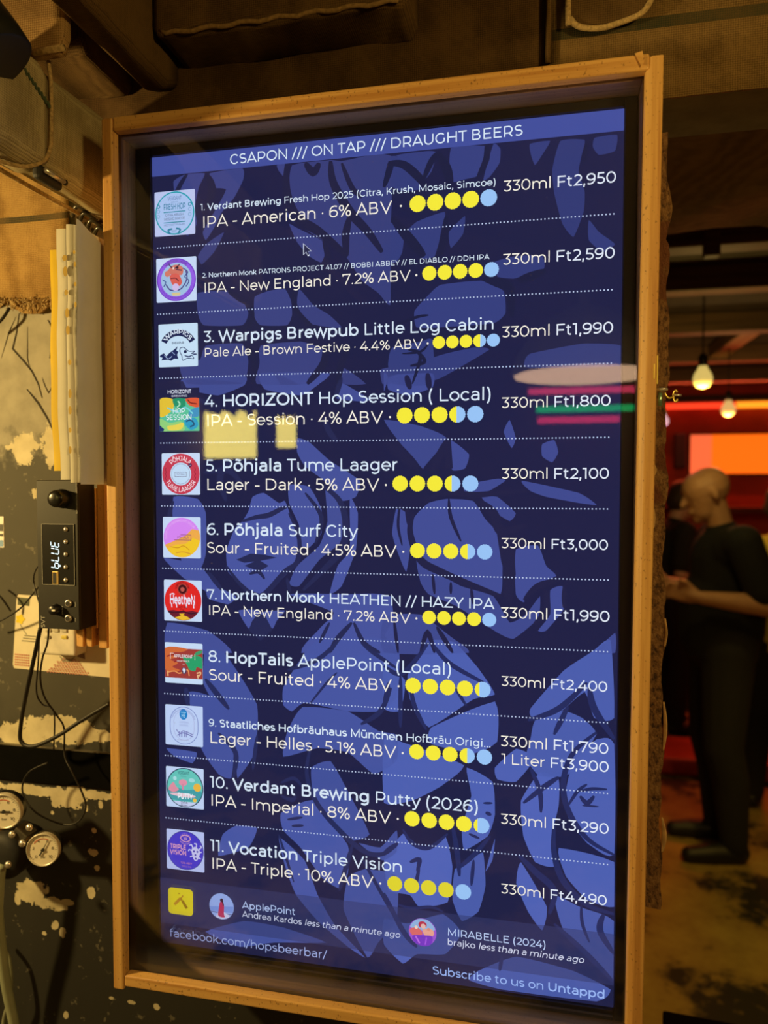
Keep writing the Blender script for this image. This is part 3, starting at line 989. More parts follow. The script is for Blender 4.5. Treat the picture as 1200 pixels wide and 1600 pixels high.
b = Badge((245.5, 404), (307, 471), label='white badge with a purple ring and red figure')
b.plate(-1, -1, 1, 1, .06, WB); b.disc(0, 0, .97, (120, 60, 205)); b.disc(0, 0, .92, (150, 95, 235)); b.disc(0, 0, .76, (165, 200, 235))
b.arc('NORTHERN MONK', 0, 0, .79, 80, 90, .11, (50, 30, 90)); b.arc('DDH IPA PATRONS PROJECT', 0, 0, .88, 130, 270, .08, (75, 35, 140), 80, True)
b.poly('-.45,.35 -.2,.62 .1,.66 .35,.5 .3,.2 .0,.22 -.25,.25', (215, 120, 105), True); b.poly('-.3,.2 .1,.25 .3,-.15 .05,-.35 -.2,-.2', (225, 100, 90), True)
b.disc(-.42, .28, .14, (220, 130, 110)); b.line('-.35,.7 -.1,.5 .2,.68', .05, (60, 40, 80)); b.line('.0,.45 .3,.4', .05, (60, 40, 80)); b.line('-.5,-.2 -.3,-.45 .0,-.5 .3,-.4 .55,.0 .5,.4', .06, (80, 70, 140))
b.line('.35,.5 .6,.3 .45,.1 .65,-.1 .5,-.35', .05, (70, 80, 150)); b.line('-.65,.0 -.5,-.1 -.6,-.3', .05, (70, 90, 160)); b.line('-.25,.05 .0,.05 .15,-.1', .04, (90, 30, 50)); b.disc(0, -.36, .17, (215, 195, 240))
b.poly('-.2,-.6 .25,-.6 .2,-.74 -.15,-.74', (225, 205, 150)); b.disc(.1, .52, .06, (50, 25, 45)); b.disc(-.1, .5, .05, (250, 230, 220)); b.done()

b = Badge((248.5, 507), (309.5, 572.5), label='white badge with a black arch of letters')
b.plate(-1, -1, 1, 1, .06, (205, 232, 255))
ribbon(b.mb, [(.0 + .78 * math.cos(math.radians(a)), -.10 + .68 * math.sin(math.radians(a))) for a in range(22, 160, 4)], .30, b.put, lin((25, 35, 85))); b.step()
b.arc('WARPIGS', 0, -.12, .66, 122, 90, .20, (225, 238, 255), 150); b.text('BREWPUB', 0, .06, .62, .10, (25, 35, 85), 120)
b.poly('-.9,-.42 -.72,-.35 -.6,-.5 -.45,-.35 -.2,-.2 -.02,-.05 -.08,-.25 .02,-.3 -.05,-.45 .02,-.65 -.2,-.62 -.35,-.72 -.55,-.66 -.85,-.68 -.8,-.55 -.95,-.52', (30, 42, 95))
b.line('-.7,-.45 -.5,-.62 -.3,-.5', .03, (170, 195, 240)); b.line('-.3,-.3 -.15,-.45', .03, (150, 175, 225))
b.line('.12,-.15 .3,-.12 .55,-.3 .85,-.32 .7,-.42 .95,-.45 .75,-.5 .8,-.66 .5,-.62 .25,-.72 .2,-.5 .1,-.3 .12,-.15', .035, (35, 48, 105)); b.disc(.38, -.32, .08, (25, 35, 85)); b.line('.35,-.5 .55,-.55 .72,-.5', .05, (35, 48, 105)); b.done()

b = Badge((250.5, 607), (312, 674), label='badge with swirls of green, yellow and blue')
b.plate(-1, -1, 1, 1, .03, (26, 32, 72)); b.text('HORIZONT', 0, .76, 1.2, .16, (225, 230, 250), 130); b.text('BREWING', 0, .6, .8, .08, (215, 220, 240), 130)
b.poly('-1,.5 1,.5 1,-1 -1,-1', (90, 200, 160)); b.poly('-1,.5 -.35,.5 -.3,.1 -.6,-.2 -1,-.3', (235, 200, 60), True); b.poly('-.3,.5 .25,.5 .3,.15 .05,.0 -.25,.2', (30, 150, 110), True)
b.poly('.35,.5 1,.5 1,.1 .6,.15 .4,.3', (225, 90, 60), True); b.poly('-1,-.4 -.5,-.6 .1,-.55 .2,-1 -1,-1', (150, 215, 130), True); b.poly('-.6,-.75 -.2,-.7 .2,-.6 .1,-.9 -.5,-.95', (240, 220, 90), True)
b.poly('.3,-.45 .8,-.4 .95,-.75 .6,-.95 .3,-.7', (25, 160, 205), True); b.poly('.5,-.1 1,.1 1,-.3 .6,-.35', (60, 150, 200), True); b.line('-.6,.1 -.1,-.1 .3,.1 .7,-.2', .07, (120, 215, 225)); b.line('.35,-.55 .6,-.5 .75,-.7 .55,-.8', .07, (15, 75, 120))
b.line('-.05,.4 .05,.25 -.1,.1', .07, (170, 235, 200)); b.poly('-1,-.7 -.75,-.9 -.8,-1 -1,-1', (30, 50, 110)); b.line('.45,.45 .6,.3 .9,.25', .06, (130, 40, 40))
b.text('HOP', 0, -.18, .62, .24, (235, 245, 255), 120); b.text('SESSION', 0, -.47, 1.3, .24, (235, 245, 255), 120); b.done()

b = Badge((253, 708.5), (313.5, 773), label='white badge with a thick crimson ring')
b.plate(-1, -1, 1, 1, .06, WB); b.disc(0, 0, .98, (205, 60, 85)); b.disc(0, 0, .55, (200, 228, 255)); b.ring(0, 0, .48, .02, (150, 150, 190))
b.arc('PÕHJALA', 0, 0, .64, 92, 90, .22, (250, 225, 235), 130); b.arc('TUME LAAGER', 0, 0, .87, 130, 270, .22, (250, 225, 235), 130, True)
b.line('-.3,.09 .3,.09 .3,-.12 -.3,-.12 -.3,.1', .02, (110, 100, 140), False); b.text('PÕHJALA', 0, -.05, .42, .1, (110, 100, 150)); b.disc(.5, .42, .1, (70, 35, 85)); b.text('DARK', .5, .39, .12, .04, (230, 200, 230))
for s in (-1, 1):
    b.line(' '.join('%g,%g' % (s * (.74 + .05 * (k % 2)), .3 - .1 * k) for k in range(7)), .03, (140, 30, 55))
b.done()

b = Badge((254.5, 808), (315, 872), label='white badge with a pink and yellow disc')
b.plate(-1, -1, 1, 1, .06, WB); b.disc(0, 0, .97, (222, 140, 250))
b.mb.face([b.put(.97 * math.cos(math.radians(a)), .97 * math.sin(math.radians(a))) for a in range(-158, 28, 6)] + [b.put(.55, .42), b.put(.2, .1), b.put(-.35, -.15)], lin((248, 178, 80))); b.step()
b.mb.face([b.put(.96 * math.cos(math.radians(a)), .96 * math.sin(math.radians(a))) for a in range(-146, -6, 6)] + [b.put(.6, -.0), b.put(.2, -.3), b.put(-.3, -.35)], lin((250, 205, 45))); b.step()
b.line('-.6,-.45 -.2,-.5 .1,-.4 .4,-.6', .04, (215, 150, 40)); b.line('-.3,-.75 .1,-.7 .5,-.8', .04, (215, 150, 60)); b.line('-.4,-.12 .5,-.12 .5,.13 -.05,.13', .03, (150, 80, 110), False); b.text('PÕHJALA', .08, -.05, .6, .12, (150, 80, 120))
b.arc('SURF CITY SPARKLING SOUR', 0, 0, .78, 150, 110, .1, (240, 190, 255)); b.done()

b = Badge((256, 906), (317, 971), label='white badge with a red disc and blackletter word')
b.plate(-1, -1, 1, 1, .06, WB); b.disc(0, 0, .97, (232, 42, 40))
b.mb.face([b.put(.965 * math.cos(math.radians(a)), .965 * math.sin(math.radians(a))) for a in range(212, 330, 6)] + [b.put(.5, -.48), b.put(0, -.55), b.put(-.5, -.47)], lin((110, 30, 50))); b.step()
b.line('-.8,-.55 -.4,-.6 .0,-.52 .4,-.62 .8,-.55', .05, (60, 20, 40)); b.mb.face([b.put(*q) for q in ((-.45, -.85), (-.1, -.72), (-.2, -.64), (.1, -.62), (.0, -.7), (.25, -.78), (.4, -.88), (.0, -.96))], lin((245, 195, 50))); b.step()
b.disc(0, .56, .25, (70, 20, 30)); b.ring(0, .56, .25, .05, (190, 70, 60)); b.disc(0, .55, .11, (190, 90, 80)); b.arc('NORTHERN MONK', 0, .55, .29, 170, 90, .1, (60, 15, 25), 130)
b.text('HeatheN', 0, -.16, 1.34, .44, (240, 235, 255), 150)
for x in (-.58, -.32, .2, .58):
    b.line('%g,-.12 %g,-.34' % (x, x + .02), .05, (240, 235, 255))
b.line('-.66,.28 -.5,.34 -.4,.3', .05, (240, 235, 255)); b.text('HAZY IPA', 0, -.36, .5, .1, (90, 20, 30), 110); b.text('7.2%', 0, -.5, .2, .08, (90, 20, 30), 110); b.done()

b = Badge((257.5, 1003.5), (318, 1069), label='white badge with orange, red and green waves')
b.plate(-1, -1, 1, 1, .06, (205, 228, 255)); b.poly('-1,.72 1,.72 1,-.74 -1,-.74', (165, 62, 58)); b.poly('-1,.72 .2,.72 -.1,.55 -.6,.5 -.3,.3 -.7,.15 -.3,.0 -.6,-.2 -.2,-.35 -.6,-.45 -1,-.3', (215, 110, 60), True)
b.poly('-.05,.3 .3,.28 .6,.4 1,.3 1,-.2 .7,-.15 .6,-.35 .3,-.3 .2,-.1', (45, 165, 110), True); b.poly('.55,.4 .7,.6 1,.68 .9,.5', (60, 160, 110), True)
b.line('-.9,.3 -.5,.4 -.2,.2 -.5,.05', .06, (150, 40, 45)); b.line('-.9,-.5 -.5,-.4 -.2,-.5 .2,-.3 .3,-.6', .06, (235, 150, 90)); b.line('.7,-.45 .9,-.4 .85,-.55 .75,-.55 .78,-.7', .07, (240, 190, 140)); b.line('-.85,-.4 -.83,-.66', .08, (235, 170, 110))
b.text('APPLEPOINT', 0, .28, .98, .15, (245, 240, 245), 140); b.line('-.68,.2 -.68,.48 -.5,.48', .025, (235, 220, 220), False); b.line('.62,.2 .62,.5', .025, (235, 220, 220)); b.text('HOPTAILS', 0, .08, .66, .08, (240, 225, 225), 120); b.text('SOUR', .02, -.06, .12, .05, (240, 225, 225))
b.disc(.05, -.35, .13, (80, 60, 90), .17); b.poly('-.03,-.3 .02,-.2 .05,-.28 .1,-.2 .13,-.32 .05,-.5', (225, 232, 250)); b.done()

b = Badge((258.5, 1100), (318, 1167), label='white badge with an outlined oval beer label')
b.plate(-1, -1, 1, 1, .06, (196, 216, 255))


def stadium(b, hw, hh, w, col):
    pts = [(hw * math.cos(math.radians(a)), (hh - hw) + hw * math.sin(math.radians(a))) for a in range(0, 181, 10)] + \
          [(hw * math.cos(math.radians(a)), -(hh - hw) + hw * math.sin(math.radians(a))) for a in range(180, 361, 10)]
    ribbon(b.mb, pts + [pts[0]], w, b.put, lin(col)); b.step()


stadium(b, .74, .92, .03, (110, 125, 200)); stadium(b, .54, .72, .02, (170, 175, 225)); b.disc(-.02, .56, .21, (20, 130, 205), .27); b.text('HB', -.02, .4, .2, .2, (170, 220, 250), 130); b.line('-.16,.66 .12,.66', .05, (140, 200, 240))
b.text('HOFBRÄU', .02, .12, .5, .1, (150, 165, 220)); b.text('ORIGINAL', .02, -.02, .5, .1, (150, 165, 220)); b.line('-.4,-.2 -.2,-.4 .0,-.25 .5,-.42', .05, (135, 140, 200)); b.line('-.35,-.5 .0,-.35 .5,-.52', .05, (120, 125, 190))
for x in (-.22, -.1, .05, .15):
    b.line('%g,-.28 %g,-.55' % (x, x), .05, (125, 130, 195))
b.line('-.35,-.7 .3,-.7', .03, (180, 190, 230)); b.arc('HOFBRÄUHAUS MÜNCHEN', 0, .18, .6, 150, 90, .08, (120, 130, 200)); b.done()

b = Badge((259.5, 1196.5), (319.5, 1264.5), label='white badge with a turquoise garden scene')
b.plate(-1, -1, 1, 1, .06, (200, 220, 255)); b.disc(0, 0, .98, (40, 75, 100)); b.disc(0, 0, .93, (105, 205, 195))
b.mb.face([b.put(.93 * math.cos(math.radians(a)), .93 * math.sin(math.radians(a))) for a in range(228, 313, 6)], lin((205, 215, 250))); b.step()
b.poly('-.9,-.1 -.5,.0 .0,-.1 .5,-.05 .9,-.15 .75,-.55 .4,-.65 -.4,-.65 -.75,-.55', (70, 165, 175), True); b.text('VERDANT', -.05, .66, .6, .15, (40, 100, 115), 120); b.text('BREWING', -.05, .54, .3, .06, (40, 110, 120))
b.disc(-.08, .26, .22, (235, 150, 175), .16); b.line('-.1,.2 -.08,-.1', .1, (220, 140, 170)); b.poly('-.85,-.1 -.6,.25 -.45,.05 -.3,-.1 -.6,-.25', (230, 150, 170), True); b.disc(.68, .08, .2, (245, 190, 70)); b.disc(-.5, .45, .1, (175, 230, 235)); b.disc(.4, .42, .16, (165, 225, 230), .1)
b.poly('-.75,-.3 .0,-.25 .6,-.35 .3,-.45 -.5,-.4', (240, 200, 215), True); b.disc(.55, -.55, .1, (245, 200, 80)); b.text('PUTTY', .05, -.52, .78, .26, (240, 248, 255), 190); b.text('DIPA', 0, -.76, .36, .1, (60, 60, 100), 120); b.text('8% ABV', 0, -.88, .36, .08, (60, 60, 100), 120); b.done()

b = Badge((260.5, 1294), (320, 1363), label='white badge with a violet disc and white mask')
b.plate(-1, -1, 1, 1, .06, (188, 202, 250)); b.disc(0, 0, .97, (62, 58, 150)); b.disc(0, 0, .94, (72, 60, 205))
b.line('-.25,.6 -.15,.72 .05,.76 .22,.7 .28,.58 .1,.45 -.1,.47 -.25,.6', .045, (225, 165, 190)); b.text('W', .02, .54, .18, .14, (235, 180, 200), 120); b.arc('VOCATION', .02, .55, .24, 160, 90, .07, (215, 160, 200)); b.arc('BREWERY', .02, .66, .36, 110, 270, .07, (215, 160, 200), 100, True)
b.text('TRIPLE', -.36, .06, .84, .22, (235, 170, 195), 150); b.text('VISION', -.36, -.22, .86, .22, (235, 170, 195), 150)
b.poly('.35,.1 .5,.25 .65,.2 .8,.05 .75,-.2 .65,-.4 .5,-.42 .4,-.2', (205, 205, 248), True)
for q in ('.42,.2 .35,.35 .25,.3', '.6,.22 .62,.4 .5,.42', '.75,.15 .88,.28 .8,.35', '.4,.05 .25,.1 .2,.02', '.42,-.2 .28,-.25', '.8,.0 .9,.05', '.75,-.25 .85,-.3'):
    b.line(q, .06, (205, 205, 248))
for x, yy in ((.5, .05), (.68, .05), (.58, -.12), (.6, -.3)):
    b.disc(x, yy, .05, (72, 60, 180))
b.text('10% ABV', .1, -.62, .6, .1, (200, 130, 170)); b.text('TRIPLE IPA', .1, -.78, .5, .08, (180, 120, 180)); b.done()

# bottom strip: app icon, two round pictures, lines of small text, pointer
b = Badge((262.5, 1386), (303, 1430.5), 'app_icon', 'yellow rounded icon with two crossed brown bottles')
b.plate(-1, -1, 1, 1, .28, (222, 205, 45)); b.line('-.5,-.28 .0,.25', .22, (188, 135, 45)); b.line('.0,.2 .22,.5', .1, (188, 135, 45)); b.line('.15,.1 .52,-.45', .22, (150, 110, 30)); b.line('.0,.3 .16,.08', .12, (165, 120, 35)); b.disc(-.1, .62, .05, (165, 120, 35)); b.done()


def avatar(cx, cy, r, label):
    b = Badge((cx - r, cy - r), (cx + r, cy + r), 'profile_picture', label)
    return b


b = avatar(346.7, 1415.7, 21, 'round picture of a figure in red by pale water')
b.disc(0, 0, 1, (150, 175, 238)); b.poly('-.98,-.1 .98,.1 .9,-.42 -.88,-.44', (120, 150, 225)); b.line('-.85,-.48 .85,-.55', .05, (60, 60, 110)); b.poly('-.5,-.85 -.25,-.45 .2,-.4 .7,-.65 .5,-.85 .0,-.98', (200, 205, 240))
b.poly('-.1,.35 .1,.4 .22,.1 .2,-.5 .25,-.8 -.25,-.75 -.22,-.2', (185, 50, 95), True); b.disc(.02, .5, .12, (60, 35, 55), .14); b.line('.1,.45 .18,.1', .1, (60, 35, 55)); b.done()
b = avatar(660.5, 1456, 23, 'round picture of a group in red and violet')
b.disc(0, 0, 1, (160, 90, 215)); b.poly('-.9,.3 -.4,.9 .4,.9 .9,.3 .3,.1 -.3,.2', (150, 185, 230), True); b.disc(0, .55, .3, (190, 50, 80), .25); b.disc(.05, .45, .18, (235, 190, 180)); b.poly('-.85,.2 -.3,.3 .0,-.1 -.5,-.4 -.9,-.1', (225, 110, 110), True)
b.poly('.0,.2 .7,.3 .8,-.1 .3,-.3', (240, 170, 150), True); b.poly('-.7,-.3 .0,-.2 .7,-.2 .6,-.8 .0,-.98 -.6,-.75', (125, 60, 200), True); b.line('-.5,-.3 -.2,-.8', .12, (190, 110, 235)); b.line('.3,-.3 .2,-.85', .1, (170, 90, 230)); b.disc(-.45, .35, .12, (240, 215, 200)); b.disc(.45, .3, .12, (230, 150, 130)); b.done()

for nm, segs, p0, p1, c in (
        ('activity_text', [('ApplePoint', MED, 0)], (379.5, 1420), (462, 1427.7), lin((185, 205, 250))),
        ('activity_text', [('Andrea Kardos ', MED, 0), ('less than a minute ago', MED, .2)], (379.5, 1433.5), (625, 1463), lin((205, 212, 240))),
        ('activity_text', [('MIRABELLE (2024)', MED, 0)], (699.5, 1462.5), (853, 1479), lin((195, 215, 255))),
        ('activity_text', [('brajko ', MED, 0), ('less than a minute ago', MED, .2)], (699.5, 1475.5), (912, 1504), lin((215, 220, 245))),
        ('footer_text', [('facebook.com/hopsbeerbar/', REG, 0)], (266.5, 1465), (511, 1495), lin((165, 182, 238))),
        ('footer_text', [('Subscribe to us on ', MED, 0), ('Untappd', BOLD, 0)], (676, 1521), (945, 1559.5), lin((160, 190, 255)))):
    mb = MB()
    text_between(mb, segs, p0, p1, c, -0.0010)
    mb.build(nm, M['screen'], screen, flat_colors=True)
u, v = S(475.5, 382)
mb = MB()
k = 0.0125 / 17
shape = [(0, 0), (0, -15), (3.6, -12), (6, -17), (8.4, -16), (6.2, -11), (11, -11)]
mb.face([(u + (a - 5) * 1.25 * k + 5 * k, -0.0012, v + (q + 8) * 1.2 * k - 8 * k) for a, q in shape], lin((225, 235, 255)))
mb.face([(u + a * k, -0.0014, v + q * k) for a, q in shape], lin((40, 44, 80)))
mb.build('mouse_pointer', M['screen'], screen, flat_colors=True)

# ------------------------------------------------------------------ the setting
FAR = 5.3          # back wall of the far room
WY = 0.08          # face of the wall that carries the cabinet
XE = 0.568         # where that wall ends and the opening begins


def wall_paint():
    """Dark green paint flaking off yellowish plaster; flaked spots are ellipses with ragged edges."""
    mt, nt, N, L, b = new_mat('flaking_wall_paint')
    geo = N.new('ShaderNodeNewGeometry')
    pos = geo.outputs['Position']
    sep = N.new('ShaderNodeSeparateXYZ')
    L.new(pos, sep.inputs[0])
    n1 = noise_node(nt, 70, 6, pos, 0.65)
    n2 = noise_node(nt, 26, 5, pos)
    n3 = noise_node(nt, 9, 4, pos)
    spots = [(90, 1140, 75, 24), (150, 1150, 40, 12), (30, 1150, 60, 20), (60, 1235, 120, 9), (110, 1246, 38, 22), (150, 1243, 40, 8), (50, 1395, 32, 22), (80, 1412, 26, 13), (105, 1410, 14, 5),
             (145, 1331, 9, 7), (152, 1356, 5, 5), (143, 1394, 8, 11), (147, 1298, 5, 5), (86, 1445, 8, 9), (98, 1457, 7, 9), (69, 1459, 4, 4), (205, 1566, 8, 3),
             (28, 1405, 6, 9), (135, 1262, 4, 8), (157, 1257, 4, 8), (82, 1270, 3, 3), (175, 1560, 6, 4), (103, 1586, 5, 6), (245, 1573, 6, 5), (80, 700, 20, 34), (60, 770, 16, 12), (35, 700, 30, 30)]
    best = None
    for px, py, rx, ry in spots:
        c = at(px, py, WY)
        k = 0.9 / 1150 * 1.0
        dx = math_node(nt, 'MULTIPLY', math_node(nt, 'SUBTRACT', sep.outputs[0], c.x), 1 / (rx * k))
        dz = math_node(nt, 'MULTIPLY', math_node(nt, 'SUBTRACT', sep.outputs[2], c.z), 1 / (ry * k))
        d = math_node(nt, 'ADD', math_node(nt, 'MULTIPLY', dx, dx), math_node(nt, 'MULTIPLY', dz, dz))
        best = d if best is None else math_node(nt, 'MINIMUM', best, d)
    rag = math_node(nt, 'MULTIPLY_ADD', n1.outputs[0], 4.4, -2.2)
    flake = math_node(nt, 'LESS_THAN', math_node(nt, 'ADD', best, rag), 0.95)
    # bare plaster above eye level
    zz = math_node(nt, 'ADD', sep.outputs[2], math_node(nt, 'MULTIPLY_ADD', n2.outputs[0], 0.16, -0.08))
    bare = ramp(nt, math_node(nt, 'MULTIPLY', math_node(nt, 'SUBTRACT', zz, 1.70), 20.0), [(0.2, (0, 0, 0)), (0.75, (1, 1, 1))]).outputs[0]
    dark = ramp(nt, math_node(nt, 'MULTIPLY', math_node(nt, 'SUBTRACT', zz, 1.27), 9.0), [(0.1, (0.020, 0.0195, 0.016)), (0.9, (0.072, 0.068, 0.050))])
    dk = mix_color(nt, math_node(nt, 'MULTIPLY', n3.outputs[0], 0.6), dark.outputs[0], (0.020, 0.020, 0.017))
    pl = ramp(nt, n2.outputs[0], [(0.25, (0.20, 0.185, 0.14)), (0.6, (0.36, 0.335, 0.26)), (0.85, (0.42, 0.39, 0.31))])
    sp = ramp(nt, n1.outputs[0], [(0.635, (0, 0, 0)), (0.655, (1, 1, 1))])
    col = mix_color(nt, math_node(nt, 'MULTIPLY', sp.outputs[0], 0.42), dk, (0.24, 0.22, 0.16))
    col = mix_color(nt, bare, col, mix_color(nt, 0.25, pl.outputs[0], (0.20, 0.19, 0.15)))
    fl_ = ramp(nt, n2.outputs[0], [(0.25, (0.40, 0.35, 0.22)), (0.6, (0.62, 0.56, 0.38))])
    col = mix_color(nt, flake, col, fl_.outputs[0])
    L.new(col, b.inputs['Base Color'])
    b.inputs['Roughness'].default_value = 0.75
    h = math_node(nt, 'SUBTRACT', math_node(nt, 'MULTIPLY', n2.outputs[0], 0.5), math_node(nt, 'MULTIPLY', flake, 0.6))
    bump(nt, h, 0.5, 0.002, b)
    return mt


def structure(name, boxes, mat):
    mb = MB()
    for a, b in boxes:
        mb.box(a, b)
    return tag(mb.build(name, mat), kind='structure')


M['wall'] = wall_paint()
M['plaster_brown'] = plain('brown_plaster', (0.10, 0.055, 0.03), 0.9, 0, 0.25, 20)
M['red_wall'] = plain('red_wall', (0.42, 0.05, 0.025), 0.8, 0, 0.2, 6)
M['ceiling'] = plain('dark_ceiling_boards', (0.07, 0.045, 0.025), 0.85, 0, 0.25, 8)
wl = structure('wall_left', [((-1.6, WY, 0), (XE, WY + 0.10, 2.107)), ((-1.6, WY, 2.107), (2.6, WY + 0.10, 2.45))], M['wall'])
structure('wall_back', [((-0.6, FAR, 0), (3.4, FAR + 0.1, 2.6))], M['red_wall'])
structure('wall_right', [((2.6, -3.6, 0), (2.7, FAR + 0.1, 2.6))], M['plaster_brown'])
structure('wall_rear', [((-1.7, -3.7, 0), (2.7, -3.6, 2.6))], M['plaster_brown'])
structure('wall_outer', [((-1.7, -3.7, 0), (-1.6, WY + 0.10, 2.6))], M['plaster_brown'])
structure('wall_inner', [((-0.6, WY + 0.10, 0), (-0.5, FAR, 2.6))], M['plaster_brown'])
structure('ceiling', [((-1.7, -3.7, 2.45), (2.7, FAR + 0.1, 2.55))], M['ceiling'])


def floor_material():
    mt, nt, N, L, b = new_mat('worn_floor')
    v = coords(nt, (1, 1, 1))
    n1 = noise_node(nt, 2.3, 6, v, 0.62)
    n2 = noise_node(nt, 30, 3, v)
    f = math_node(nt, 'ADD', n1.outputs[0], math_node(nt, 'MULTIPLY_ADD', n2.outputs[0], 0.12, -0.06))
    r = ramp(nt, f, [(0.43, (0.02, 0.016, 0.010)), (0.50, (0.30, 0.20, 0.05)), (0.62, (0.40, 0.29, 0.07))])
    L.new(r.outputs[0], b.inputs['Base Color'])
    b.inputs['Roughness'].default_value = 0.75
    return mt


structure('floor', [((-1.7, -3.7, -0.05), (2.7, FAR + 0.1, 0.0))], floor_material())

# hairline cracks of the bare plaster
mb = MB()
for path, w in (([(30, 490), (26, 520), (20, 545), (38, 565), (50, 580), (60, 600), (66, 622)], 3), ([(43, 510), (43, 560), (48, 580)], 1.5), ([(66, 590), (70, 602), (76, 614), (84, 600)], 1.5), ([(2, 560), (14, 520), (25, 495)], 1.5),
                ([(42, 608), (52, 620), (60, 630), (75, 655), (84, 675)], 3.5), ([(75, 500), (84, 515), (82, 540), (78, 560)], 4)):
    pts = [at(a, b_, WY) for a, b_ in path]
    pts = [(p.x, p.z) for p in smooth_path([(p.x, p.z, 0) for p in [Vector((q.x, 0, q.z)) for q in pts]], 4)] if False else [(p.x, p.z) for p in pts]
    ribbon(mb, pts, w * 0.9 / 1150, lambda a, b_: (a, WY - 0.0006, b_), (0, 0, 0), 0, True)
mb.build('crack', plain('crack_dark', (0.03, 0.025, 0.018), 0.9), wl)

# ------------------------------------------------------------------ burlap
BL = (0.36, 0.23, 0.10)
BD = (0.15, 0.085, 0.032)
M['burlap'] = burlap('burlap', BL, BD)
M['burlap_green'] = burlap('greenish_burlap', (0.46, 0.40, 0.25), (0.22, 0.18, 0.10))
M['burlap_dark'] = burlap('dark_burlap', (0.10, 0.058, 0.024), (0.040, 0.022, 0.009))
M['burlap_brown'] = burlap('brown_burlap', (0.125, 0.075, 0.03), (0.055, 0.032, 0.013))
M['rope'] = plain('hem_rope', (0.42, 0.30, 0.14), 0.95, 0, 0.35, 300, 0.6)


def padded(name, a, b, r, mat, parent, sag=0.004, axis=1):
    """A box wrapped in sacking: rounded along one axis, gently lumpy."""
    (x0, y0, z0), (x1, y1, z1) = a, b
    n, seg = 40, 6
    mb = MB()
    rings = []
    rn = random.Random(hash(name) % 97)
    ph = [rn.uniform(0, 6) for _ in range(6)]
    lo, hi = (a[axis], b[axis])
    o1, o2 = [i for i in range(3) if i != axis]
    sect = []
    for cx, cy, s0 in ((b[o1] - r, b[o2] - r, 0), (a[o1] + r, b[o2] - r, 90), (a[o1] + r, a[o2] + r, 180), (b[o1] - r, a[o2] + r, 270)):
        for k in range(seg + 1):
            t = math.radians(s0 + 90 * k / seg)
            sect.append((cx + r * math.cos(t), cy + r * math.sin(t)))
    vs, fs = [], []
    for i in range(n + 1):
        f = i / n
        p = lo + (hi - lo) * f
        end = 1.0
        if f in (0.0, 1.0):
            end = 0.90
        cxm, cym = (a[o1] + b[o1]) / 2, (a[o2] + b[o2]) / 2
        for k, (u, v) in enumerate(sect):
            w = sag * (math.sin(9 * f + ph[0] + k * 0.5) + 0.6 * math.sin(23 * f + ph[1] + k * 0.9))
            q = [0, 0, 0]
            q[axis] = p
            q[o1] = cxm + (u - cxm) * end + w * 0.6
            q[o2] = cym + (v - cym) * end + w
            vs.append(tuple(q))
    m_ = len(sect)
    for i in range(n):
        for k in range(m_):
            j = (k + 1) % m_
            fs.append((i * m_ + k, i * m_ + j, (i + 1) * m_ + j, (i + 1) * m_ + k))
    fs.append(tuple(range(m_)))
    fs.append(tuple(n * m_ + k for k in range(m_)))
    mb.add(vs, fs)
    return mb.build(name, mat, parent, smooth=True)


# the big wrapped beam that runs out of the wall beside the frame
XF = -0.078
YS = at_x(80, 190, XF + .004).y
beam = thing('burlap_wrapped_beam', (-0.10, -0.1, 2.02), 'thick pale burlap-wrapped beam running to the top left corner of the wooden frame', 'beam')
padded('sacking', (-0.120, -0.60, 2.018), (XF, WY - 0.002, 2.134), 0.018, M['burlap_green'], beam, 0.0012)
padded('outer_sacking', (-0.1225, -0.60, 2.0155), (XF + .004, YS, 2.1375), 0.020, M['burlap_green'], beam, 0.0012)
mb = MB()
mb.tube(smooth_path([(XF + .002, YS, 2.138), (XF + .0045, YS, 2.11), (XF + .0045, YS - .001, 2.062), (XF + .0045, YS - .004, 2.042), (XF + .001, YS - .012, 2.026), (XF - .010, YS - .030, 2.0145), (XF - .030, YS - .06, 2.013)], 8), 0.0022, 8)
mb.build('rolled_hem', M['rope'], beam, smooth=True)
mb = MB()
for i in range(9):
    f = i / 8
    p = Vector((XF + .0044, YS - 0.040 + 0.040 * f, 2.105 - 0.018 * f))
    mb.box((p.x - .0006, p.y - .0012, p.z - .0035), (p.x + .0012, p.y + .0012, p.z + .0035), rot=Matrix.Rotation(0.5, 3, 'X'))
mb.build('green_stitching', plain('green_yarn', (0.05, 0.08, 0.05), 0.9), beam)
mb = MB()
mb.tube(smooth_path([(-0.1195, -0.60, 2.0155), (-0.1195, -0.3, 2.0155), (-0.1195, -0.05, 2.0165), (-0.118, 0.075, 2.0185)], 10), 0.0028, 8)
mb.build('seam_rope', M['rope'], beam, smooth=True)

br = thing('metal_bracket', (-0.114, -0.015, 2.035), 'small chrome bar bracket set into the underside of the pale wrapped beam', 'bracket')
br.location = (XF, -0.04, 2.03)
mb = MB()
p0, p1 = at_x(66, 264, XF + .001), at_x(97, 287, XF + .001)
p1.z = p0.z = (p0.z + p1.z) / 2
mb.box((XF - .010, p0.y - .004, p0.z - .009), (XF + .0008, p1.y + .003, p0.z + .007))
mb.build('recess', M['black_matte'], br, bevel=0.004)
mb = MB()
mb.tube([p0 + Vector((0.003, 0, 0)), p1 + Vector((0.003, 0, 0))], 0.0028, 10)
mb.build('bar', M['chrome'], br, smooth=True)
mb = MB()
mb.ball(p1 + Vector((0.003, 0.001, 0)), 0.0034, 8)
mb.build('end_cap', M['black'], br, smooth=True)

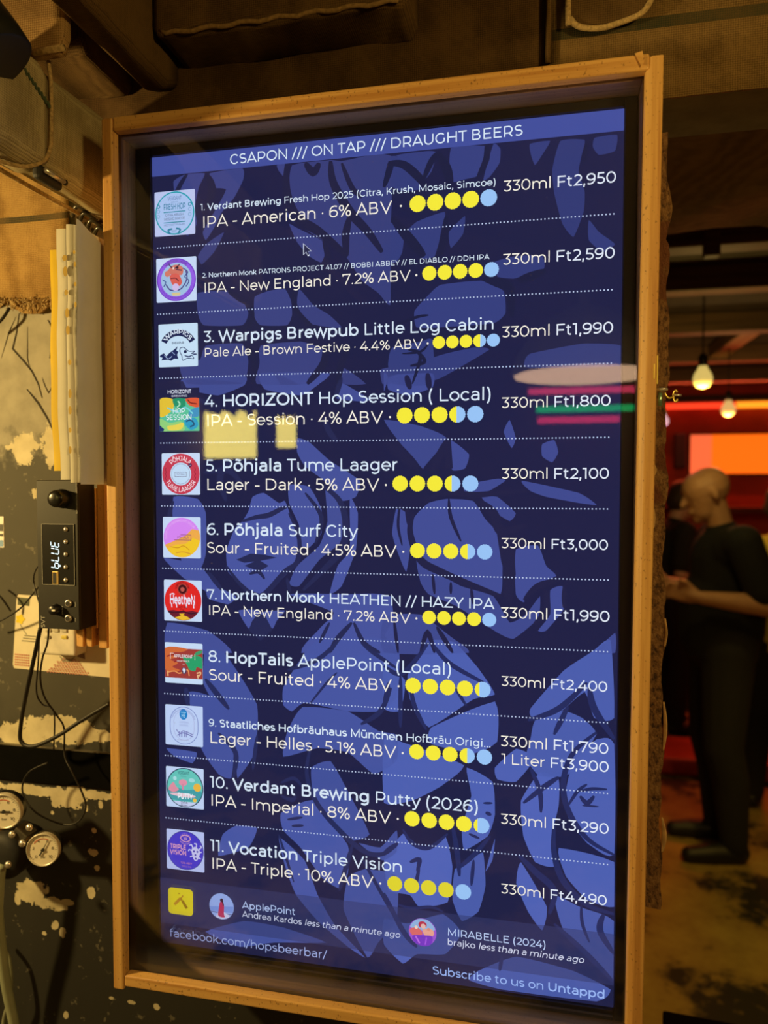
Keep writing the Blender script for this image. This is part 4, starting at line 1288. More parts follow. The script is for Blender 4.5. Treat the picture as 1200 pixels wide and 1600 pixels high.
# wrapped joists over the cabinet
j = thing('burlap_wrapped_joist', (-0.05, -0.4, 2.2), 'dark brown burlap-wrapped joist with a rounded end above the top left of the frame', 'joist')
xa, xb, zb = at(208, 132, 0.03).x, at(256, 132, 0.03).x, at(230, 131, 0.03).z
padded('sacking', (xa, -1.3, zb), (xb, WY - 0.004, 2.449), 0.012, M['burlap_brown'], j, 0.0012)
j = thing('burlap_wrapped_lintel', (0.15, 0.03, 2.25), 'long dark burlap-wrapped lintel with a soft wavy lower edge above the screen', 'lintel')
zl = at(400, 37, 0.0).z
padded('sacking', (xb + 0.002, 0.0, zl), (0.305, WY - 0.004, 2.449), 0.010, M['burlap_brown'], j, 0.0016, 0)
mb = MB()
mb.tube([(xb + 0.012, 0.001, zl + 0.006 + 0.0015)] + [(xb + 0.02 + (0.30 - xb - 0.025) * i / 24, 0.0005, zl + 0.0035 + 0.0016 * math.sin(i * 1.7)) for i in range(25)], 0.0026, 8)
mb.build('hem', plain('dark_hem', (0.24, 0.15, 0.06), 0.95, 0, 0.3, 200), j, smooth=True)
j = thing('burlap_covered_block', (-0.12, -0.08, 2.22), 'pale burlap-covered block with a rolled lower hem at the top left', 'block')
zk = at(95, 80, -0.10).z
padded('sacking', (-0.30, -0.10, zk), (xa - 0.003, -0.086, 2.449), 0.005, M['burlap'], j, 0.0006, 0)
mb = MB()
mb.tube([(at(52, 80, -0.10).x, -0.099, zk + 0.003), (at(100, 78, -0.10).x, -0.1, zk + 0.0035), (xa - 0.004, -0.1, zk + 0.004)], 0.0034, 8)
mb.build('rolled_hem', M['rope'], j, smooth=True)
j = thing('burlap_bolster', (-0.12, 0.02, 2.19), 'dim stuffed burlap bolster tucked behind the pale wrapped beam', 'bolster')
padded('sacking', (-0.32, -0.036, 2.176), (at(158, 150, 0).x, WY - 0.004, 2.262), 0.014, M['burlap_brown'], j, 0.002, 0)

# sacking stretched over the wall above the frame and across the opening
mb = MB()
n = 40


def cloth(mb, x0, x1, z0, z1, y, t, wav, n=40, m_=10):
    vs, fs = [], []
    for s in (0, 1):
        for i in range(n + 1):
            for k in range(m_ + 1):
                f, g = i / n, k / m_
                x = x0 + (x1 - x0) * f
                z = z0 + (z1 - z0) * g
                yy = y - wav * (0.5 + 0.5 * math.sin(17 * f + 3 * g)) * (0.4 + 0.6 * (1 - g)) + s * t
                vs.append((x, yy, z + (wav * 0.5 * math.sin(11 * f) if k == 0 else 0)))
    w = m_ + 1
    for s in (0, 1):
        o = s * (n + 1) * w
        for i in range(n):
            for k in range(m_):
                q = (o + i * w + k, o + (i + 1) * w + k, o + (i + 1) * w + k + 1, o + i * w + k + 1)
                fs.append(q if s == 0 else q[::-1])
    o = (n + 1) * w
    for i in range(n):
        fs.append((i * w, o + i * w, o + (i + 1) * w, (i + 1) * w))
        fs.append((i * w + m_, (i + 1) * w + m_, o + (i + 1) * w + m_, o + i * w + m_))
    for k in range(m_):
        fs.append((k, k + 1, o + k + 1, o + k))
        a = n * w
        fs.append((a + k, o + a + k, o + a + k + 1, a + k + 1))
    mb.add(vs, fs)


xs = at(857, 60, 0.06).x
cloth(mb, -0.150, xs, 1.90, 2.44, 0.070, 0.003, 0.003)
o = mb.build('burlap_wall_covering', M['burlap_dark'], smooth=True)
tag(o, 'very dark burlap stretched over the wall between the screen box and the wrapped lintel', 'wall covering')
mb = MB()
cloth(mb, xs, 2.2, 2.098, 2.44, 0.064, 0.003, 0.002, 80)
zg = at(1000, 38, 0.062).z
o = mb.build('burlap_header_cloth', burlap('header_burlap', (0.205, 0.13, 0.052), (0.09, 0.055, 0.021), (2, zg, 0.0062, (0.030, 0.034, 0.020))), smooth=True)
tag(o, 'brown burlap with a dark green stripe stretched over the opening right of the screen', 'wall covering')
mb = MB()
mb.tube([(xs, 0.060, 2.05 + 0.1), (xs + .0005, 0.059, 2.25), (xs, 0.060, 2.44)], 0.0032, 8)
o = mb.build('stitched_seam', M['burlap_brown'], smooth=True)
tag(o, 'upright stitched ridge where the dark and the brown burlap meet above the frame', 'seam')
fl = thing('burlap_flap', (at(955, 20, 0.05).x, 0.05, at(955, 45, 0.05).z), 'small burlap flap with a thick rope hem hanging above the top right of the frame', 'flap')
xl, xr, zf = at(886, 20, 0.05).x, at(1022, 20, 0.05).x, at(955, 42, 0.05).z
pts = [(xl, 2.445), (xl + .001, zf + 0.03), (xl + .004, zf + .014), (xl + 0.014, zf + .004), (xl + 0.035, zf), (xr - 0.035, zf + .003), (xr - 0.013, zf + .010), (xr - .003, zf + .024), (xr, zf + .04), (xr, 2.445)]
mb = MB()
k = len(pts)
mb.add([(x, 0.050, z) for x, z in pts] + [(x, 0.056, z) for x, z in pts], [tuple(range(k)), tuple(reversed(range(k, 2 * k)))] + [(i, k + i, k + (i + 1) % k, (i + 1) % k) for i in range(k)])
mb.build('cloth', M['burlap_brown'], fl)
mb = MB()
mb.tube(smooth_path([(x, 0.0495, z) for x, z in pts[:9]], 6), 0.0032, 8)
mb.build('rope_hem', M['rope'], fl, smooth=True)

# striped sack nailed to the wall on the far left
zs = at(40, 341, 0.066).z
mb = MB()
x0, x1 = -0.9, at(108, 360, 0.066).x
vs, fs, n, m_ = [], [], 60, 14
for s in (0, 1):
    for i in range(n + 1):
        f = i / n
        x = x0 + (x1 - x0) * f
        bot = at(60, 474, 0.066).z + 0.004 * math.sin(x * 90) + 0.0025 * math.sin(x * 260 + 1) - (0.012 * max(0, 1 - abs(f - 0.93) * 14))
        for k in range(m_ + 1):
            g = k / m_
            vs.append((x - (0.004 * g), 0.068 - 0.003 * math.sin(x * 40 + g * 2) * (1 - g) + s * 0.003, bot + (2.13 - bot) * g))
w = m_ + 1
for s in (0, 1):
    o = s * (n + 1) * w
    for i in range(n):
        for k in range(m_):
            fs.append((o + i * w + k, o + (i + 1) * w + k, o + (i + 1) * w + k + 1, o + i * w + k + 1))
o = (n + 1) * w
for i in range(n):
    fs.append((i * w, o + i * w, o + (i + 1) * w, (i + 1) * w))
for k in range(m_):
    fs.append((n * w + k, o + n * w + k, o + n * w + k + 1, n * w + k + 1))
mb.add(vs, fs)
sk = thing('burlap_sack', (-0.3, 0.066, 1.95), 'tan burlap sack with one dark stripe and frayed lower edge on the left wall', 'sack')
mb.build('cloth', burlap('striped_burlap', (0.42, 0.27, 0.10), (0.19, 0.105, 0.035), (2, zs, 0.0042, (0.045, 0.045, 0.030))), sk, smooth=True)
mb = MB()
rn = random.Random(8)
for i in range(90):
    px = -8 + 88 * i / 90
    p = at(px, 470 + rn.uniform(-6, 4), 0.062)
    q = p + Vector((rn.uniform(-.006, .006), rn.uniform(-.006, .0), rn.uniform(-.014, .002)))
    r_ = q + Vector((rn.uniform(-.005, .005), rn.uniform(-.003, .003), rn.uniform(-.006, .003)))
    mb.tube([p, q, r_], 0.0006, 5)
tag(mb.build('frayed_threads', M['rope'], sk), kind='stuff')

# crumpled dark plastic stuffed between folder and beam
mb = MB()
rn = random.Random(3)
for i in range(4):
    a = at(112 + i * 11, 338 + i * 11, 0.05)
    pts = [a + Vector((0.0, 0, 0.004 + i * .002)), a + Vector((0.010, -0.012, -0.002 + rn.uniform(-.004, .004))), a + Vector((0.022, -0.02, 0.004)), a + Vector((0.034, -0.012, -0.004))]
    mb.tube(smooth_path(pts, 6), 0.0026, 8)
o = mb.build('cable_bundle', plain('dark_shiny_sheath', (0.03, 0.025, 0.015), 0.25), smooth=True)
tag(o, 'bundle of dark shiny leads squeezed between the folder top and the wrapped beam', 'cables')

# ------------------------------------------------------------------ wooden box round the monitor
cab = thing('wooden_display_box', (0.26, -0.02, SZ - 0.03), 'shallow pine box frame with a glass front around the lit beer list', 'frame')
YF, YG, YB = -0.050, -0.036, 0.072
t = 0.0135
xi0, xi1, zi0, zi1 = -0.0205, 0.5438, SZ - 0.0128, SZ + 0.9532
for nm, a, b, mat in (('side_board', (xi0 - t, YF, zi0 - t - 0.004), (xi0, YG, zi1 + t + .001), 'wood_v'),                       ('top_board', (xi0 + .0004, YF + .001, zi1), (0.5480, YG, zi1 + t + .002), 'wood_h'), ('bottom_board', (xi0 + .0004, YF + .001, zi0 - t), (0.5390, YG, zi0), 'wood_h')):
    mb = MB()
    mb.box(a, b)
    mb.build(nm, M[mat], cab, bevel=0.0022, seg=3)
sec = [(0.5396, YG), (0.5398, -0.0452), (0.5404, -0.0464), (0.5448, YF + .0004), (0.5456, YF), (xi1 + t - .003, YF), (xi1 + t - .002, YF + .001), (xi1 + t - .002, YG)]
za, zb3 = zi0 - 0.20, zi1 + t - 0.002
mb = MB()
k = len(sec)
lean = lambda z: 0.0050 * (z - (SZ + .262)) / 0.66
mb.add([(x + lean(za), y, za) for x, y in sec] + [(x + lean(zb3), y, zb3) for x, y in sec], [tuple(range(k)), tuple(range(k, 2 * k))] + [(i, (i + 1) % k, k + (i + 1) % k, k + i) for i in range(k)])
mb.build('side_board', M['wood_v'], cab)
for nm, a, b, mat in (('inner_lining', (xi0 - t + .001, YG + .0045, zi0 - t), (xi0, YB, zi1 + t), 'wood_in_v'), ('inner_lining', (xi1, YG + .0045, zi0 - t), (xi1 + t - .003, YB, zi1 + t), 'wood_in_v'),
                      ('inner_lining', (xi0 + .0004, YG + .0045, zi1), (xi1 - .0004, YB, zi1 + t), 'wood_in_h'), ('inner_lining', (xi0 + .0004, YG + .0045, zi0 - t), (xi1 - .0004, YB, zi0), 'wood_in_h')):
    mb = MB()
    mb.box(a, b)
    mb.build(nm, M[mat], cab, bevel=0.0006, seg=1)
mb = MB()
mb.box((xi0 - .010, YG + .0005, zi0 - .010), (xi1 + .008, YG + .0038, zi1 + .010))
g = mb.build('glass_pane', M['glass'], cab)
mb = MB()
mb.box((xi0 - t + .002, YB - .001, zi0 - t + .002), (xi1 + t - .004, YB + .006, zi1 + t - .002))
mb.build('back_board', M['black_matte'], cab)
# splinter at the top right corner
mb = MB()
p = at(1007, 92, YF)
mb.add([p + Vector((-.009, -.0004, .006)), p + Vector((-.002, -.0006, .0075)), p + Vector((.000, -.0006, -.002)), p + Vector((-.0025, -.0012, -.008)), p + Vector((-.003, .004, .002))], [(0, 1, 2, 3), (0, 3, 4), (1, 0, 4), (2, 1, 4), (3, 2, 4)])
mb.build('splinter', M['wood_h'], cab)

# flaking bark-like board behind the right side
bk = thing('rough_bark_board', (0.574, 0.02, 1.25), 'narrow flaking brown bark-like board standing behind the right edge of the pine frame', 'board')


def bark_material():
    mt, nt, N, L, b = new_mat('flaking_bark')
    v = coords(nt, (1, 1, 0.6))
    n1 = noise_node(nt, 260, 5, v, 0.7)
    n2 = noise_node(nt, 9, 3, coords(nt, (1, 1, 1), (2, 0, 0.7)))
    r = ramp(nt, n1.outputs[0], [(0.36, (0.05, 0.024, 0.012)), (0.50, (0.20, 0.105, 0.042)), (0.68, (0.30, 0.18, 0.075))])
    bare = ramp(nt, n2.outputs[0], [(0.55, (0, 0, 0)), (0.57, (1, 1, 1))])
    col = mix_color(nt, math_node(nt, 'MULTIPLY', bare.outputs[0], 0.9), r.outputs[0], (0.13, 0.045, 0.02))
    L.new(col, b.inputs['Base Color'])
    b.inputs['Roughness'].default_value = 0.9
    bump(nt, n1.outputs[0], 0.9, 0.004, b)
    return mt


M['bark'] = bark_material()
zt, zb2 = at(1045, 208, 0.0).z, at(1022, 1418, 0.0).z
mb = MB()
left, right = [], []
rn = random.Random(12)
n = 150
for i in range(n + 1):
    z = zb2 + (zt - zb2) * i / n
    f = i / n
    e = 0.5760 + 0.0014 * math.sin(f * 37) + 0.0012 * math.sin(f * 91 + 1) + rn.uniform(-.0005, .0005)
    if f > 0.86:
        e -= 0.003 * (0.5 + 0.5 * math.sin(f * 60))
    right.append((e, z))
k = n + 1
vs = [(0.545, 0.0, z) for e, z in right] + [(e - 0.001, -0.003, z) for e, z in right] + [(e, 0.008, z) for e, z in right] + [(e - .002, 0.024, z) for e, z in right] + [(0.545, 0.024, z) for e, z in right]
fs = []
for r_ in range(5):
    q = (r_ + 1) % 5
    for i in range(n):
        fs.append((r_ * k + i, r_ * k + i + 1, q * k + i + 1, q * k + i))
fs.append(tuple(r_ * k for r_ in range(5)))
fs.append(tuple(r_ * k + n for r_ in range(5)))
# shift clear of the box side
vs = [(max(x, xi1 + t + 0.0005), y, z) for x, y, z in vs]
mb.add(vs, fs)
mb.build('board', M['bark'], bk, smooth=False)
M['bark_curl'] = plain('bark_inner_face', (0.50, 0.33, 0.14), 0.7, 0, 0.2, 120)
for y0, y1, out in ((1095, 1172, 3.6), (965, 1010, 2.0), (1275, 1330, 5.0)):
    a, c = at(1032, y0, 0.0), at(1030, y1, 0.0)
    mb = MB()
    vs, fs, n = [], [], 14
    for i in range(n + 1):
        f = i / n
        z = a.z + (c.z - a.z) * f
        bow = math.sin(PI * f)
        for u in (0, 1, 2, 3):
            vs.append((0.5755 + (out * 0.0007) * bow * (u / 3) + 0.0012 * u / 3, -0.004 - 0.003 * bow * (u / 3) + 0.0005 * (u % 2), z))
    for i in range(n):
        for u in range(3):
            fs.append((i * 4 + u, i * 4 + u + 1, (i + 1) * 4 + u + 1, (i + 1) * 4 + u))
    mb.add(vs, fs)
    o = mb.build('bark_curl', M['bark_curl'], bk, smooth=True)
    s_ = o.modifiers.new('thick', 'SOLIDIFY')
    s_.thickness = 0.0008
for px, y0, y1 in ((1021.5, 722, 745), (1019.5, 790, 828)):
    a, c = at(px, y0, -0.0045), at(px, y1, -0.0045)
    mb = MB()
    mb.add([(a.x - .0005, -.0042, a.z), (a.x + .002, -.0046, a.z - .004), (c.x + .003, -.005, (a.z + c.z) / 2), (c.x + .002, -.0046, c.z + .003), (c.x, -.0042, c.z), (a.x, -.0025, (a.z + c.z) / 2)],
           [(0, 1, 2, 3, 4), (0, 5, 1), (1, 5, 2), (2, 5, 3), (3, 5, 4), (4, 5, 0)])
    mb.build('pale_chip', M['bark_curl'], bk)
mb = MB()
p = at(1039, 739, 0.006)
mb.ball((p.x - .001, 0.008, p.z), 0.0115, 10, 0, (0.24, 0.4, 1))
mb.build('dark_knot', M['black_matte'], bk, smooth=True)

# brass hook and plate
hk = thing('brass_hook_latch', (xi1 + t, -0.045, at(1045, 605, -0.045).z), 'small brass hook latch sticking out from the right side of the pine frame', 'latch')
xo = xi1 + t - 0.002 + lean(at(1031, 600, -0.043).z)
mb = MB()
a, c = at(1023, 556, -0.047), at(1023, 601, -0.047)
mb.box((xo - .0002, -0.0500, c.z), (xo + .0010, -0.036, a.z))
mb.box((xo - .0032, -0.0506, c.z + .005), (xo - .0018, -0.0499, a.z - .008))
mb.build('plate', M['brass'], hk, bevel=0.0004)
zr = at(1031, 609, -0.043).z
mb = MB()
mb.lathe([(0.0015, -.0018), (.0052, -.0012), (.0056, 0), (.0052, .0012), (.0015, .0018)], 20, Matrix.Translation((xo + .0058, -0.043, zr)))
mb.build('washer', M['chrome'], hk, smooth=True)
mb = MB()
mb.tube([(xo + .0042, -0.043, zr - .003), (xo + .0042, -0.043, zr - .0155)], 0.0021, 12)
mb.build('pin', plain('green_tinted_zinc', (0.35, 0.6, 0.45), 0.3, 0.8), hk, smooth=True)
mb = MB()
z1 = at(1045, 622, -0.043).z
mb.tube(smooth_path([(xo + .0085, -0.043, zr - .003), (xo + .0100, -0.043, z1 + .002), (xo + .0125, -0.043, z1), (xo + .0160, -0.043, z1 + .0008), (xo + .0168, -.043, z1 + .0005)], 6), 0.0009, 8)
mb.build('hook_wire', M['brass'], hk, smooth=True)
mb = MB()
mb.tube(smooth_path([(xo + .0158, -0.043, z1 + .001), (xo + .0166, -0.0445, z1 + .0052), (xo + .0182, -0.0455, z1 + .0070), (xo + .0194, -0.045, z1 + .0052)], 6), 0.0008, 8)
mb.tube(smooth_path([(xo + .0162, -0.043, z1 + .0005), (xo + .0176, -0.044, z1 - .0030), (xo + .0190, -0.0450, z1 - .0036), (xo + .0196, -0.045, z1 - .0014)], 6), 0.0008, 8)
mb.build('hook_loop', M['brass'], hk, smooth=True)
mb = MB()
mb.tube([(xo + .0160, -0.043, z1 + .0030), (xo + .0235, -0.043, z1 + .0024)], 0.0011, 8)
mb.build('screw_tip', M['chrome'], hk, smooth=True)

# ------------------------------------------------------------------ plastic pockets hung on the side of the box
fo = thing('document_folder', (-0.06, -0.06, 1.68), 'bundle of punched clear plastic pockets with a yellow card hanging left of the pine frame', 'folder')


def sheet(name, path, z0, z1, mat, thick=0.0006, holes=None, slope=0.0):
    pts = smooth_path([(x, y, 0) for x, y in path], 6)
    n, m_ = len(pts), 24
    vs, fs = [], []
    for i, p in enumerate(pts):
        top = z1 - slope * (1 - i / (n - 1)) ** 2
        for k in range(m_ + 1):
            g = k / m_
            wob = 0.0008 * math.sin(7 * g + 2 * i / n) + 0.0004 * math.sin(19 * g)
            vs.append((p.x + wob, p.y + wob * 0.6, z0 + (top - z0) * g))
    w = m_ + 1
    for i in range(n - 1):
        for k in range(m_):
            fs.append((i * w + k, (i + 1) * w + k, (i + 1) * w + k + 1, i * w + k + 1))
    mb = MB()
    mb.add(vs, fs)
    if holes:
        for px, py, rx, ry, y in holes:
            c = at(px, py, y)
            mb.face([(c.x + rx * .0007 * math.cos(a * PI / 8), y - 0.0001, c.z + ry * .0007 * math.sin(a * PI / 8)) for a in range(16)], mi=1)
    o = mb.build(name, [mat, M['hole']], fo, smooth=True)
    return o


M['hole'] = plain('seen_through_hole', (0.45, 0.30, 0.04), 0.7)
M['pocket'] = plain('milky_plastic', (0.66, 0.66, 0.68), 0.28, 0, 0.05, 30)
M['pocket2'] = plain('milky_plastic_strip', (0.74, 0.72, 0.64), 0.3, 0, 0.05, 30)
sheet('yellow_card', [(-.056, -.028), (-.058, -.06), (-.061, -.076), (-.0685, -.0795), (-.0795, -.0805)], 1.694, 1.936, M['yellow'])
hb = [(101, 403, 4.2, 4.6), (102, 424, 3.6, 8), (103.5, 457, 3.4, 4.4), (105, 489, 3.4, 7.6), (106, 516, 3.2, 7), (109, 566, 3, 4.4), (109.5, 615, 2.8, 7), (109.5, 641, 2.8, 6.5), (109.5, 672, 2.6, 4), (109.5, 703, 2.6, 6)]
sheet('plastic_pocket', [(-.048, -.028), (-.0495, -.07), (-.051, -.0815), (-.0575, -.0855), (-.0668, -.0865)], 1.684, 1.956, M['pocket2'], holes=[(a, b_, c, d, -.0882) for a, b_, c, d in hb])
sheet('plastic_pocket', [(-.0445, -.028), (-.0455, -.07), (-.046, -.0825), (-.0500, -.0860), (-.0545, -.0868)], 1.681, 1.960, M['pocket2'], holes=[(116, 394, 2.2, 3.2, -.0884), (117, 413, 2.0, 4.4, -.0884), (117.5, 444, 2.2, 3.4, -.0884), (118, 476, 2.0, 4.6, -.0884)])
sheet('plastic_pocket', [(-.0395, -.026), (-.0408, -.05), (-.0415, -.070), (-.0420, -.0800), (-.0432, -.0850)], 1.679, 1.966, M['pocket'], slope=0.022)

# ------------------------------------------------------------------ mini amplifier on its wooden blocks
am = thing('mini_amplifier', (-0.10, -0.025, 1.508), 'small black audio amplifier mounted upright with a lit blue-white display', 'amplifier')
AX0, AX1, AY0, AY1, AZ0, AZ1 = -0.1315, -0.0765, -0.040, -0.0085, 1.508, 1.684
mb = MB()
mb.box((AX0, AY0, AZ0), (AX1, AY1, AZ1))
mb.build('case', M['black'], am, bevel=0.001)
mb = MB()
mb.box((AX0 + .0004, AY0 - .0018, AZ0 + .0004), (AX1 - .0004, AY0 - .0001, AZ1 - .0004))
mb.build('front_panel', M['panel'], am, bevel=0.0005)
YP = AY0 - 0.0019


def ap(px, py, d=0.0):
    return at(px, py, YP - d)


c = ap(97, 779)
R90 = Matrix.Rotation(PI / 2, 4, 'X')          # local +z -> -y
mb = MB()
prof = [(.0108, 0), (.0112, .001), (.0105, .0025), (.0100, .0115), (.0092, .0138), (.0055, .0148), (0.00001, .0150)]
mb.lathe(prof, 32, Matrix.Translation(c) @ R90)
kn = mb.build('volume_knob', plain('glossy_black', (0.010, 0.010, 0.009), 0.22), am, smooth=True)
a, b_ = ap(67, 913), ap(116, 819)
mb = MB()
mb.box((a.x, YP - .0006, a.z), (b_.x, YP, b_.z))
win = mb.build('display_window', plain('smoked_window', (0.012, 0.012, 0.012), 0.25), am)
mb = MB()
for u0, v0, u1, v1 in ((a.x, a.z, b_.x, a.z + .0004), (a.x, b_.z - .0004, b_.x, b_.z), (a.x, a.z, a.x + .0004, b_.z), (b_.x - .0004, a.z, b_.x, b_.z)):
    mb.box((u0, YP - .0009, v0), (u1, YP - .0005, v1))
mb.build('window_edge', M['white_print'], win)
SEG = {'b': 'fcdeg', 'L': 'def', 'U': 'bcdef', 'E': 'adefg'}
LED = glow('blue_white_segments', (0.50, 0.78, 1.0), 1.7)
mb = MB()


def led(letter, c, kx):
    """seven-segment letter lying on its side: text right = up, text top = left"""
    Wd, Hd = 0.0058, 0.0105
    pos = {'a': ((0.15, 1), (.85, 1)), 'g': ((.15, .5), (.85, .5)), 'd': ((.15, 0), (.85, 0)), 'f': ((0, .55), (0, .95)), 'e': ((0, .05), (0, .45)), 'b': ((1, .55), (1, .95)), 'c': ((1, .05), (1, .45))}
    for s in SEG[letter]:
        (x0, y0), (x1, y1) = pos[s]
        p = [(x0 * Wd + y0 * .0012, y0 * Hd), (x1 * Wd + y1 * .0012, y1 * Hd)]
        ribbon(mb, p, 0.0011, lambda u, v: (c.x - v, YP - .0008, c.z + u), (1, 1, 1))


for ch, py in (('b', 888), ('L', 877), ('U', 866), ('E', 855)):
    led(ch, ap(92.5, py), 1)
q = ap(94.5, 884)
mb.face([(q.x + .0011 * math.cos(i * PI / 6), YP - .0008, q.z + .0011 * math.sin(i * PI / 6)) for i in range(12)])
mb.build('display_digits', LED, win)
for i, py in enumerate((827, 846.5, 866, 886, 906)):
    mb = MB()
    mb.lathe([(.0027, 0), (.0027, .0012), (.0022, .0022), (0.00001, .0027)], 18, Matrix.Translation(ap(103.5, py)) @ R90)
    mb.build('button', M['chrome'], am, smooth=True)


def print_up(mb, s, c, h, wt=100):
    k = h / 700
    glyphs(mb, [(s, wt, 0)], lambda a, b_: (c.x - b_ * k, YP - .0003, c.z + a * k), (0, 0, 0))


mb = MB()
for s, px, py, h in (('+', 111, 829, .0016),):
    pass
for s, px, py in (('EQ', 112, 831), ('II', 112, 850), ('>', 112, 869), ('MODE', 112, 893), ('INPUT', 112, 912), ('USB', 95, 907)):
    print_up(mb, s.replace('>', 'V'), ap(px, py), .0013, 110)
for s, px, py, h in (('SOURCE', 99, 960, .0016), ('BASS', 119, 948, .0014), ('LINE', 119, 972, .0014), ('SUPER BASS MINI AMPLIFIER HI-FI', 121.3, 803, .0017)):
    print_up(mb, s, ap(px, py), h, 110)
print_up(mb, 'SVT', ap(70.5, 981), .0052, 90)
mb.build('panel_lettering', M['white_print'], am)
c = ap(87.5, 903)
mb = MB()
mb.box((c.x - .0042, YP - .0014, c.z - .0078), (c.x + .0042, YP, c.z + .0078))
us = mb.build('usb_port', M['gold'], am, bevel=0.0008)
mb = MB()
mb.box((c.x - .0030, YP - .0018, c.z - .0064), (c.x + .0012, YP - .0013, c.z + .0064))
mb.build('port_opening', M['black_matte'], us)
for py in (942.5, 966):
    c = ap(107.5, py)
    mb = MB()
    mb.lathe([(.0022, .0024), (.0034, .0026), (.0043, .0016), (.0046, 0)], 24, Matrix.Translation(c) @ R90)
    jk = mb.build('jack_socket', M['chrome'], am, smooth=True)
    mb = MB()
    mb.lathe([(.0027, 0), (.0027, .0027)], 20, Matrix.Translation(c) @ R90)
    mb.build('socket_opening', M['black_matte'], jk)
c = ap(88, 952)
mb = MB()
mb.lathe([(.0066, 0), (.0066, .001), (.0058, .0028), (.0056, .0072), (.0045, .0082), (0.00001, .0084)], 24, Matrix.Translation(c) @ R90)
sk2 = mb.build('selector_knob', M['black'], am, smooth=True)
mb = MB()
mb.box((c.x + .0004, c.y - .0090, c.z - .0010), (c.x + .0046, c.y - .0082, c.z + .0010))
mb.build('pointer_mark', M['paper'], sk2)
for px, py in ((129, 790), (128, 942)):
    p = at(px, py, -0.026)
    mb = MB()
    mb.lathe([(.0012, 0), (.0010, .0006), (.00001, .0007)], 10, Matrix.Translation((AX1, -0.03, p.z)) @ Matrix.Rotation(PI / 2, 4, 'Y'))
    mb.build('case_screw', M['black'], am)

zb_, xr_ = at(160, 1013, -0.007).z, at(166.5, 900, -0.007).x
mb = MB()
mb.box((AX1 + 0.002, -0.0075, zb_), (xr_, WY, at(160, 757, -0.007).z))
o = mb.build('wood_batten', M['wood_block'], bevel=0.0012)
tag(o, 'upright pine batten with dark knots between the black amplifier and the frame', 'batten')
mb = MB()
mb.box((AX0 + 0.012, -0.0075, AZ0 - .004), (AX1 + 0.0008, WY, AZ1 - 0.01))
o = mb.build('wood_packing_block', M['wood_block'], bevel=0.001)
tag(o, 'pine packing block hidden behind the black amplifier, its lower end just showing', 'wood block')
for px0, px1, lab in ((120, 131, 'outer thin pine wedge sticking out below the black amplifier'), (135.5, 145, 'inner thin pine wedge sticking out below the amplifier beside the batten')):
    a, c = at(px0, 985, -0.0085), at(px1, 1011, -0.0085)
    mb = MB()
    mb.add([(a.x, -.009, c.z + .001), (c.x - .001, -.009, c.z), (c.x, -.009, AZ0 - .0003), (a.x - .001, -.009, AZ0 - .0003), (a.x, .02, c.z + .001), (c.x - .001, .02, c.z), (c.x, .02, AZ0 - .0003), (a.x - .001, .02, AZ0 - .0003)],
           [(0, 1, 2, 3), (4, 5, 6, 7), (0, 4, 5, 1), (1, 5, 6, 2), (2, 6, 7, 3), (3, 7, 4, 0)])
    o = mb.build('wood_wedge', M['wood_block'], bevel=0.0005)
    tag(o, lab, 'wedge', 'wedges under the amplifier')

# ------------------------------------------------------------------ paper, remote, sticker on the wall
po = thing('wall_poster', (-0.19, WY - .001, 1.42), 'cream paper sheet with a yellow flower and red checks pinned below the amplifier', 'poster')
YQ = WY - 0.0012


def wp(px, py, d=0.0):
    return at(px, py, YQ - d)


mb = MB()
cs = [wp(29, 929), wp(26, 932), wp(20, 1038), wp(22, 1044), wp(185, 1060), wp(185, 940)]
mb.add([tuple(p) for p in cs] + [(p.x, p.y + .0008, p.z) for p in cs], [tuple(range(6)), tuple(reversed(range(6, 12)))] + [(i, 6 + i, 6 + (i + 1) % 6, (i + 1) % 6) for i in range(6)])
mb.build('sheet', plain('cream_paper', (0.72, 0.66, 0.50), 0.75, 0, 0.06, 40), po)
mb = MB()


def prn(mb, pts, mi, d=.0004):
    mb.face([wp(x, y, d) for x, y in pts], mi=mi)


prn(mb, [(28, 933), (46, 935), (45.5, 947), (27.5, 945)], 0)
mb.face([wp(31.5 + 6.5 * (1 + .18 * math.cos(5 * i * PI / 15)) * math.cos(i * PI / 15), 967.5 + 7 * (1 + .18 * math.cos(5 * i * PI / 15)) * math.sin(i * PI / 15), .0004) for i in range(30)], mi=1)
pts = [wp(31, 975, .0004), wp(36, 984, .0004), wp(42, 992, .0004)]
ribbon(mb, [(p.x, p.z) for p in pts], .0006, lambda u, v: (u, YQ - .0004, v), (0, 0, 0), 0)
for i in range(3):
    prn(mb, [(38 - i * 2, 992 + i * 4), (58, 994 + i * 4), (58, 996 + i * 4), (38 - i * 2, 994 + i * 4)], 3)
for i in range(5):
    for k in range(7):
        prn(mb, [(23 + k * 3.4, 1021 + i * 4 + k * .3), (25.4 + k * 3.4, 1021.2 + i * 4 + k * .3), (25.2 + k * 3.4, 1023.6 + i * 4 + k * .3), (22.8 + k * 3.4, 1023.4 + i * 4 + k * .3)], 2)
for i in range(9):
    for k in range(15):
        x, y = 78 + k * 4.3 + (2.1 if i % 2 else 0) - i * .4, 1030 + i * 2.4 - (8 - i) * .3 + k * .35
        if abs(k - 7) < 3 + i * .6:
            prn(mb, [(x, y - 1.5), (x + 2, y), (x, y + 1.5), (x - 2, y)], 2)
prn(mb, [(92, 1024), (99, 1029), (110, 1030), (118, 1025), (112, 1034), (98, 1034)], 3)
prn(mb, [(120, 1012), (131, 1012), (133, 1030), (121, 1026)], 4)
